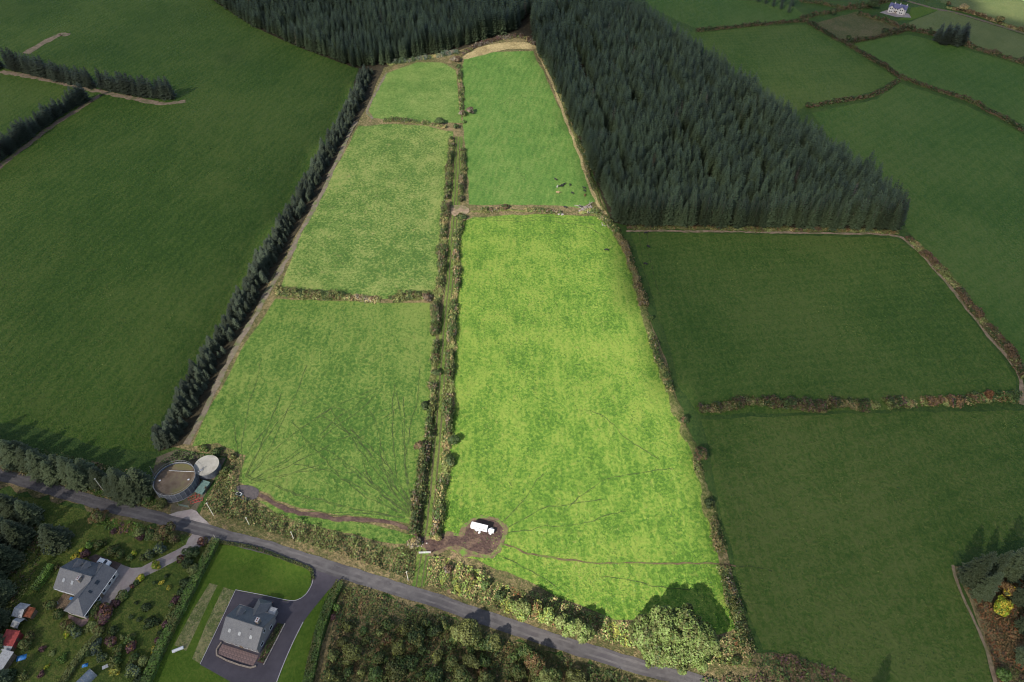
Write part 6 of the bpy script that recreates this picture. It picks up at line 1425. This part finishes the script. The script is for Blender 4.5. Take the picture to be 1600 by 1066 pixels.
# ------------------------------------------------------------------ added unseen sheet overhead shades the surroundings, gap shaped to the farm
CZ = 900.0
LIT = [(268, 712), (300, 640), (430, 390), (582, 100), (690, 78), (803, 46), (836, 74), (934, 312), (1034, 562), (1094, 762), (1164, 1020), (1200, 1115), (1050, 1084), (860, 1028), (690, 962), (560, 908), (430, 858), (304, 812), (350, 722)]
shift = np.array([-sun_dir.x, -sun_dir.y]) / (-sun_dir.z) * CZ
gap_poly = [(p.x, p.y) for p in GP(LIT)]
far_gap = [(p.x, p.y) for p in GP([(1480, -60), (1800, -60), (1800, 60), (1620, 40), (1530, 18)])]  # second opening, placed to brighten the far right corner
st = 8.0
gx = np.arange(-1000, 1100, st); gy = np.arange(-500, 1500, st)
X, Y = np.meshgrid(gx, gy); xf, yf = X.ravel(), Y.ravel()
q = np.c_[xf, yf, np.zeros(len(xf))]
wx, wy = xf + 3.0 * noise3(q, .02), yf + 3.0 * noise3(q + 77, .02)
def poly_dist(poly, x, y):
    d = np.full(len(x), 1e9); p = np.c_[x, y]
    for i in range(len(poly)): d = np.minimum(d, seg_dist(p, poly[i], poly[(i + 1) % len(poly)]))
    return np.where(inside(poly, x, y), -d, d)
dist = np.minimum(poly_dist(gap_poly, wx, wy), poly_dist(far_gap, wx, wy)) - 5.0
# outside the countryside in view the added sheet breaks up into separate pieces
edge = np.maximum(np.abs(xf - 20) - 620, np.abs(yf - 420) - 620)
dist = np.minimum(dist, np.where(edge > 0, 120 * noise3(q, .006) + 60, 1e9))
thick = np.clip(dist, 0, 80) * (.28 + .12 * noise3(q, .03)); thick = np.where(dist > 0, np.maximum(thick, .5), 0)
ny, nx = X.shape; N = nx * ny
top = np.c_[xf + shift[0], yf + shift[1], CZ + thick]; bot = np.c_[xf + shift[0], yf + shift[1], CZ - .12 * thick - .01]
T_ = (thick > 0).reshape(ny, nx)
cell = T_[:-1, :-1] | T_[1:, :-1] | T_[:-1, 1:] | T_[1:, 1:]
I = np.arange(N).reshape(ny, nx)
a_, b_, c_, d_ = (I[:-1, :-1][cell], I[:-1, 1:][cell], I[1:, 1:][cell], I[1:, :-1][cell])
fq = np.concatenate([np.c_[a_, b_, c_, d_], np.c_[d_, c_, b_, a_] + N])
used = np.unique(fq); rm = np.full(2 * N, -1); rm[used] = np.arange(len(used))
cm = bpy.data.meshes.new('sun_blocker_mesh')
cv = np.concatenate([top, bot])[used]; cf = rm[fq]
cm.vertices.add(len(cv)); cm.vertices.foreach_set('co', cv.astype(np.float32).ravel())
cm.loops.add(cf.size); cm.loops.foreach_set('vertex_index', cf.astype(np.int32).ravel())
cm.polygons.add(len(cf)); cm.polygons.foreach_set('loop_start', np.arange(0, cf.size, 4, dtype=np.int32)); cm.polygons.foreach_set('loop_total', np.full(len(cf), 4, dtype=np.int32))
cm.update(calc_edges=True); cm.polygons.foreach_set('use_smooth', [True] * len(cf))
m = bpy.data.materials.new('sun_blocker'); m.use_nodes = True; nt = m.node_tree; nt.nodes.clear()
o_ = nt.nodes.new('ShaderNodeOutputMaterial'); mx = nt.nodes.new('ShaderNodeMixShader'); tp = nt.nodes.new('ShaderNodeBsdfTransparent'); tl_ = nt.nodes.new('ShaderNodeBsdfTranslucent')
tl_.inputs[0].default_value = (.36, .355, .34, 1)
cn = n_range(nt, n_noise(nt, nt.nodes.new('ShaderNodeTexCoord').outputs['Object'], .006, 4, .6), .3, .7, .47, .62)
nt.links.new(cn, mx.inputs[0]); nt.links.new(tp.outputs[0], mx.inputs[1]); nt.links.new(tl_.outputs[0], mx.inputs[2]); nt.links.new(mx.outputs[0], o_.inputs[0])
tag(mesh_obj('sun_blocker', cm, m), 'added unseen sheet overhead that shades the land round the farm', 'sun_blocker', None, 'structure')
clear = G(985, 800); cl = np.array([clear.x, clear.y])
vd = np.linalg.norm((np.c_[xf, yf] - cl) * np.array([1.0, .62]), axis=1)
inside_gap = poly_dist(gap_poly, xf, yf) < 26
vt = np.where(inside_gap, np.clip((vd - 28) / 14, 0, 9), 0)  # added veil, tapered to leave a sun glow on the near pasture
V_ = (vt > 0).reshape(ny, nx); cell = V_[:-1, :-1] & V_[1:, :-1] & V_[:-1, 1:] & V_[1:, 1:]
a_, b_, c_, d_ = (I[:-1, :-1][cell], I[:-1, 1:][cell], I[1:, 1:][cell], I[1:, :-1][cell])
VZ = CZ + 60; shift2 = shift * VZ / CZ
top = np.c_[xf + shift2[0], yf + shift2[1], VZ + vt]; bot = np.c_[xf + shift2[0], yf + shift2[1], VZ - .2 * vt - .01]
fq = np.concatenate([np.c_[a_, b_, c_, d_], np.c_[d_, c_, b_, a_] + N]); used = np.unique(fq); rm = np.full(2 * N, -1); rm[used] = np.arange(len(used))
vm = bpy.data.meshes.new('sun_veil'); vm.from_pydata(np.concatenate([top, bot])[used].tolist(), [], rm[fq].tolist()); vm.update()
at = vm.attributes.new('thickness', 'FLOAT', 'POINT'); at.data.foreach_set('value', np.concatenate([vt, vt])[used].astype(np.float32))
m = bpy.data.materials.new('sun_veil'); m.use_nodes = True; nt = m.node_tree; nt.nodes.clear()
o_ = nt.nodes.new('ShaderNodeOutputMaterial'); mx = nt.nodes.new('ShaderNodeMixShader'); tp = nt.nodes.new('ShaderNodeBsdfTransparent'); tl_ = nt.nodes.new('ShaderNodeBsdfTranslucent')
tl_.inputs[0].default_value = (.6, .59, .57, 1)
at = nt.nodes.new('ShaderNodeAttribute'); at.attribute_name = 'thickness'
nt.links.new(n_range(nt, at.outputs['Fac'], 0, 9, 0, .125), mx.inputs[0]); nt.links.new(tp.outputs[0], mx.inputs[1]); nt.links.new(tl_.outputs[0], mx.inputs[2]); nt.links.new(mx.outputs[0], o_.inputs[0])
tag(mesh_obj('sun_veil', vm, m), 'added unseen veil dimming the sunlit gap except over the near pasture', 'sun_blocker', None, 'structure')
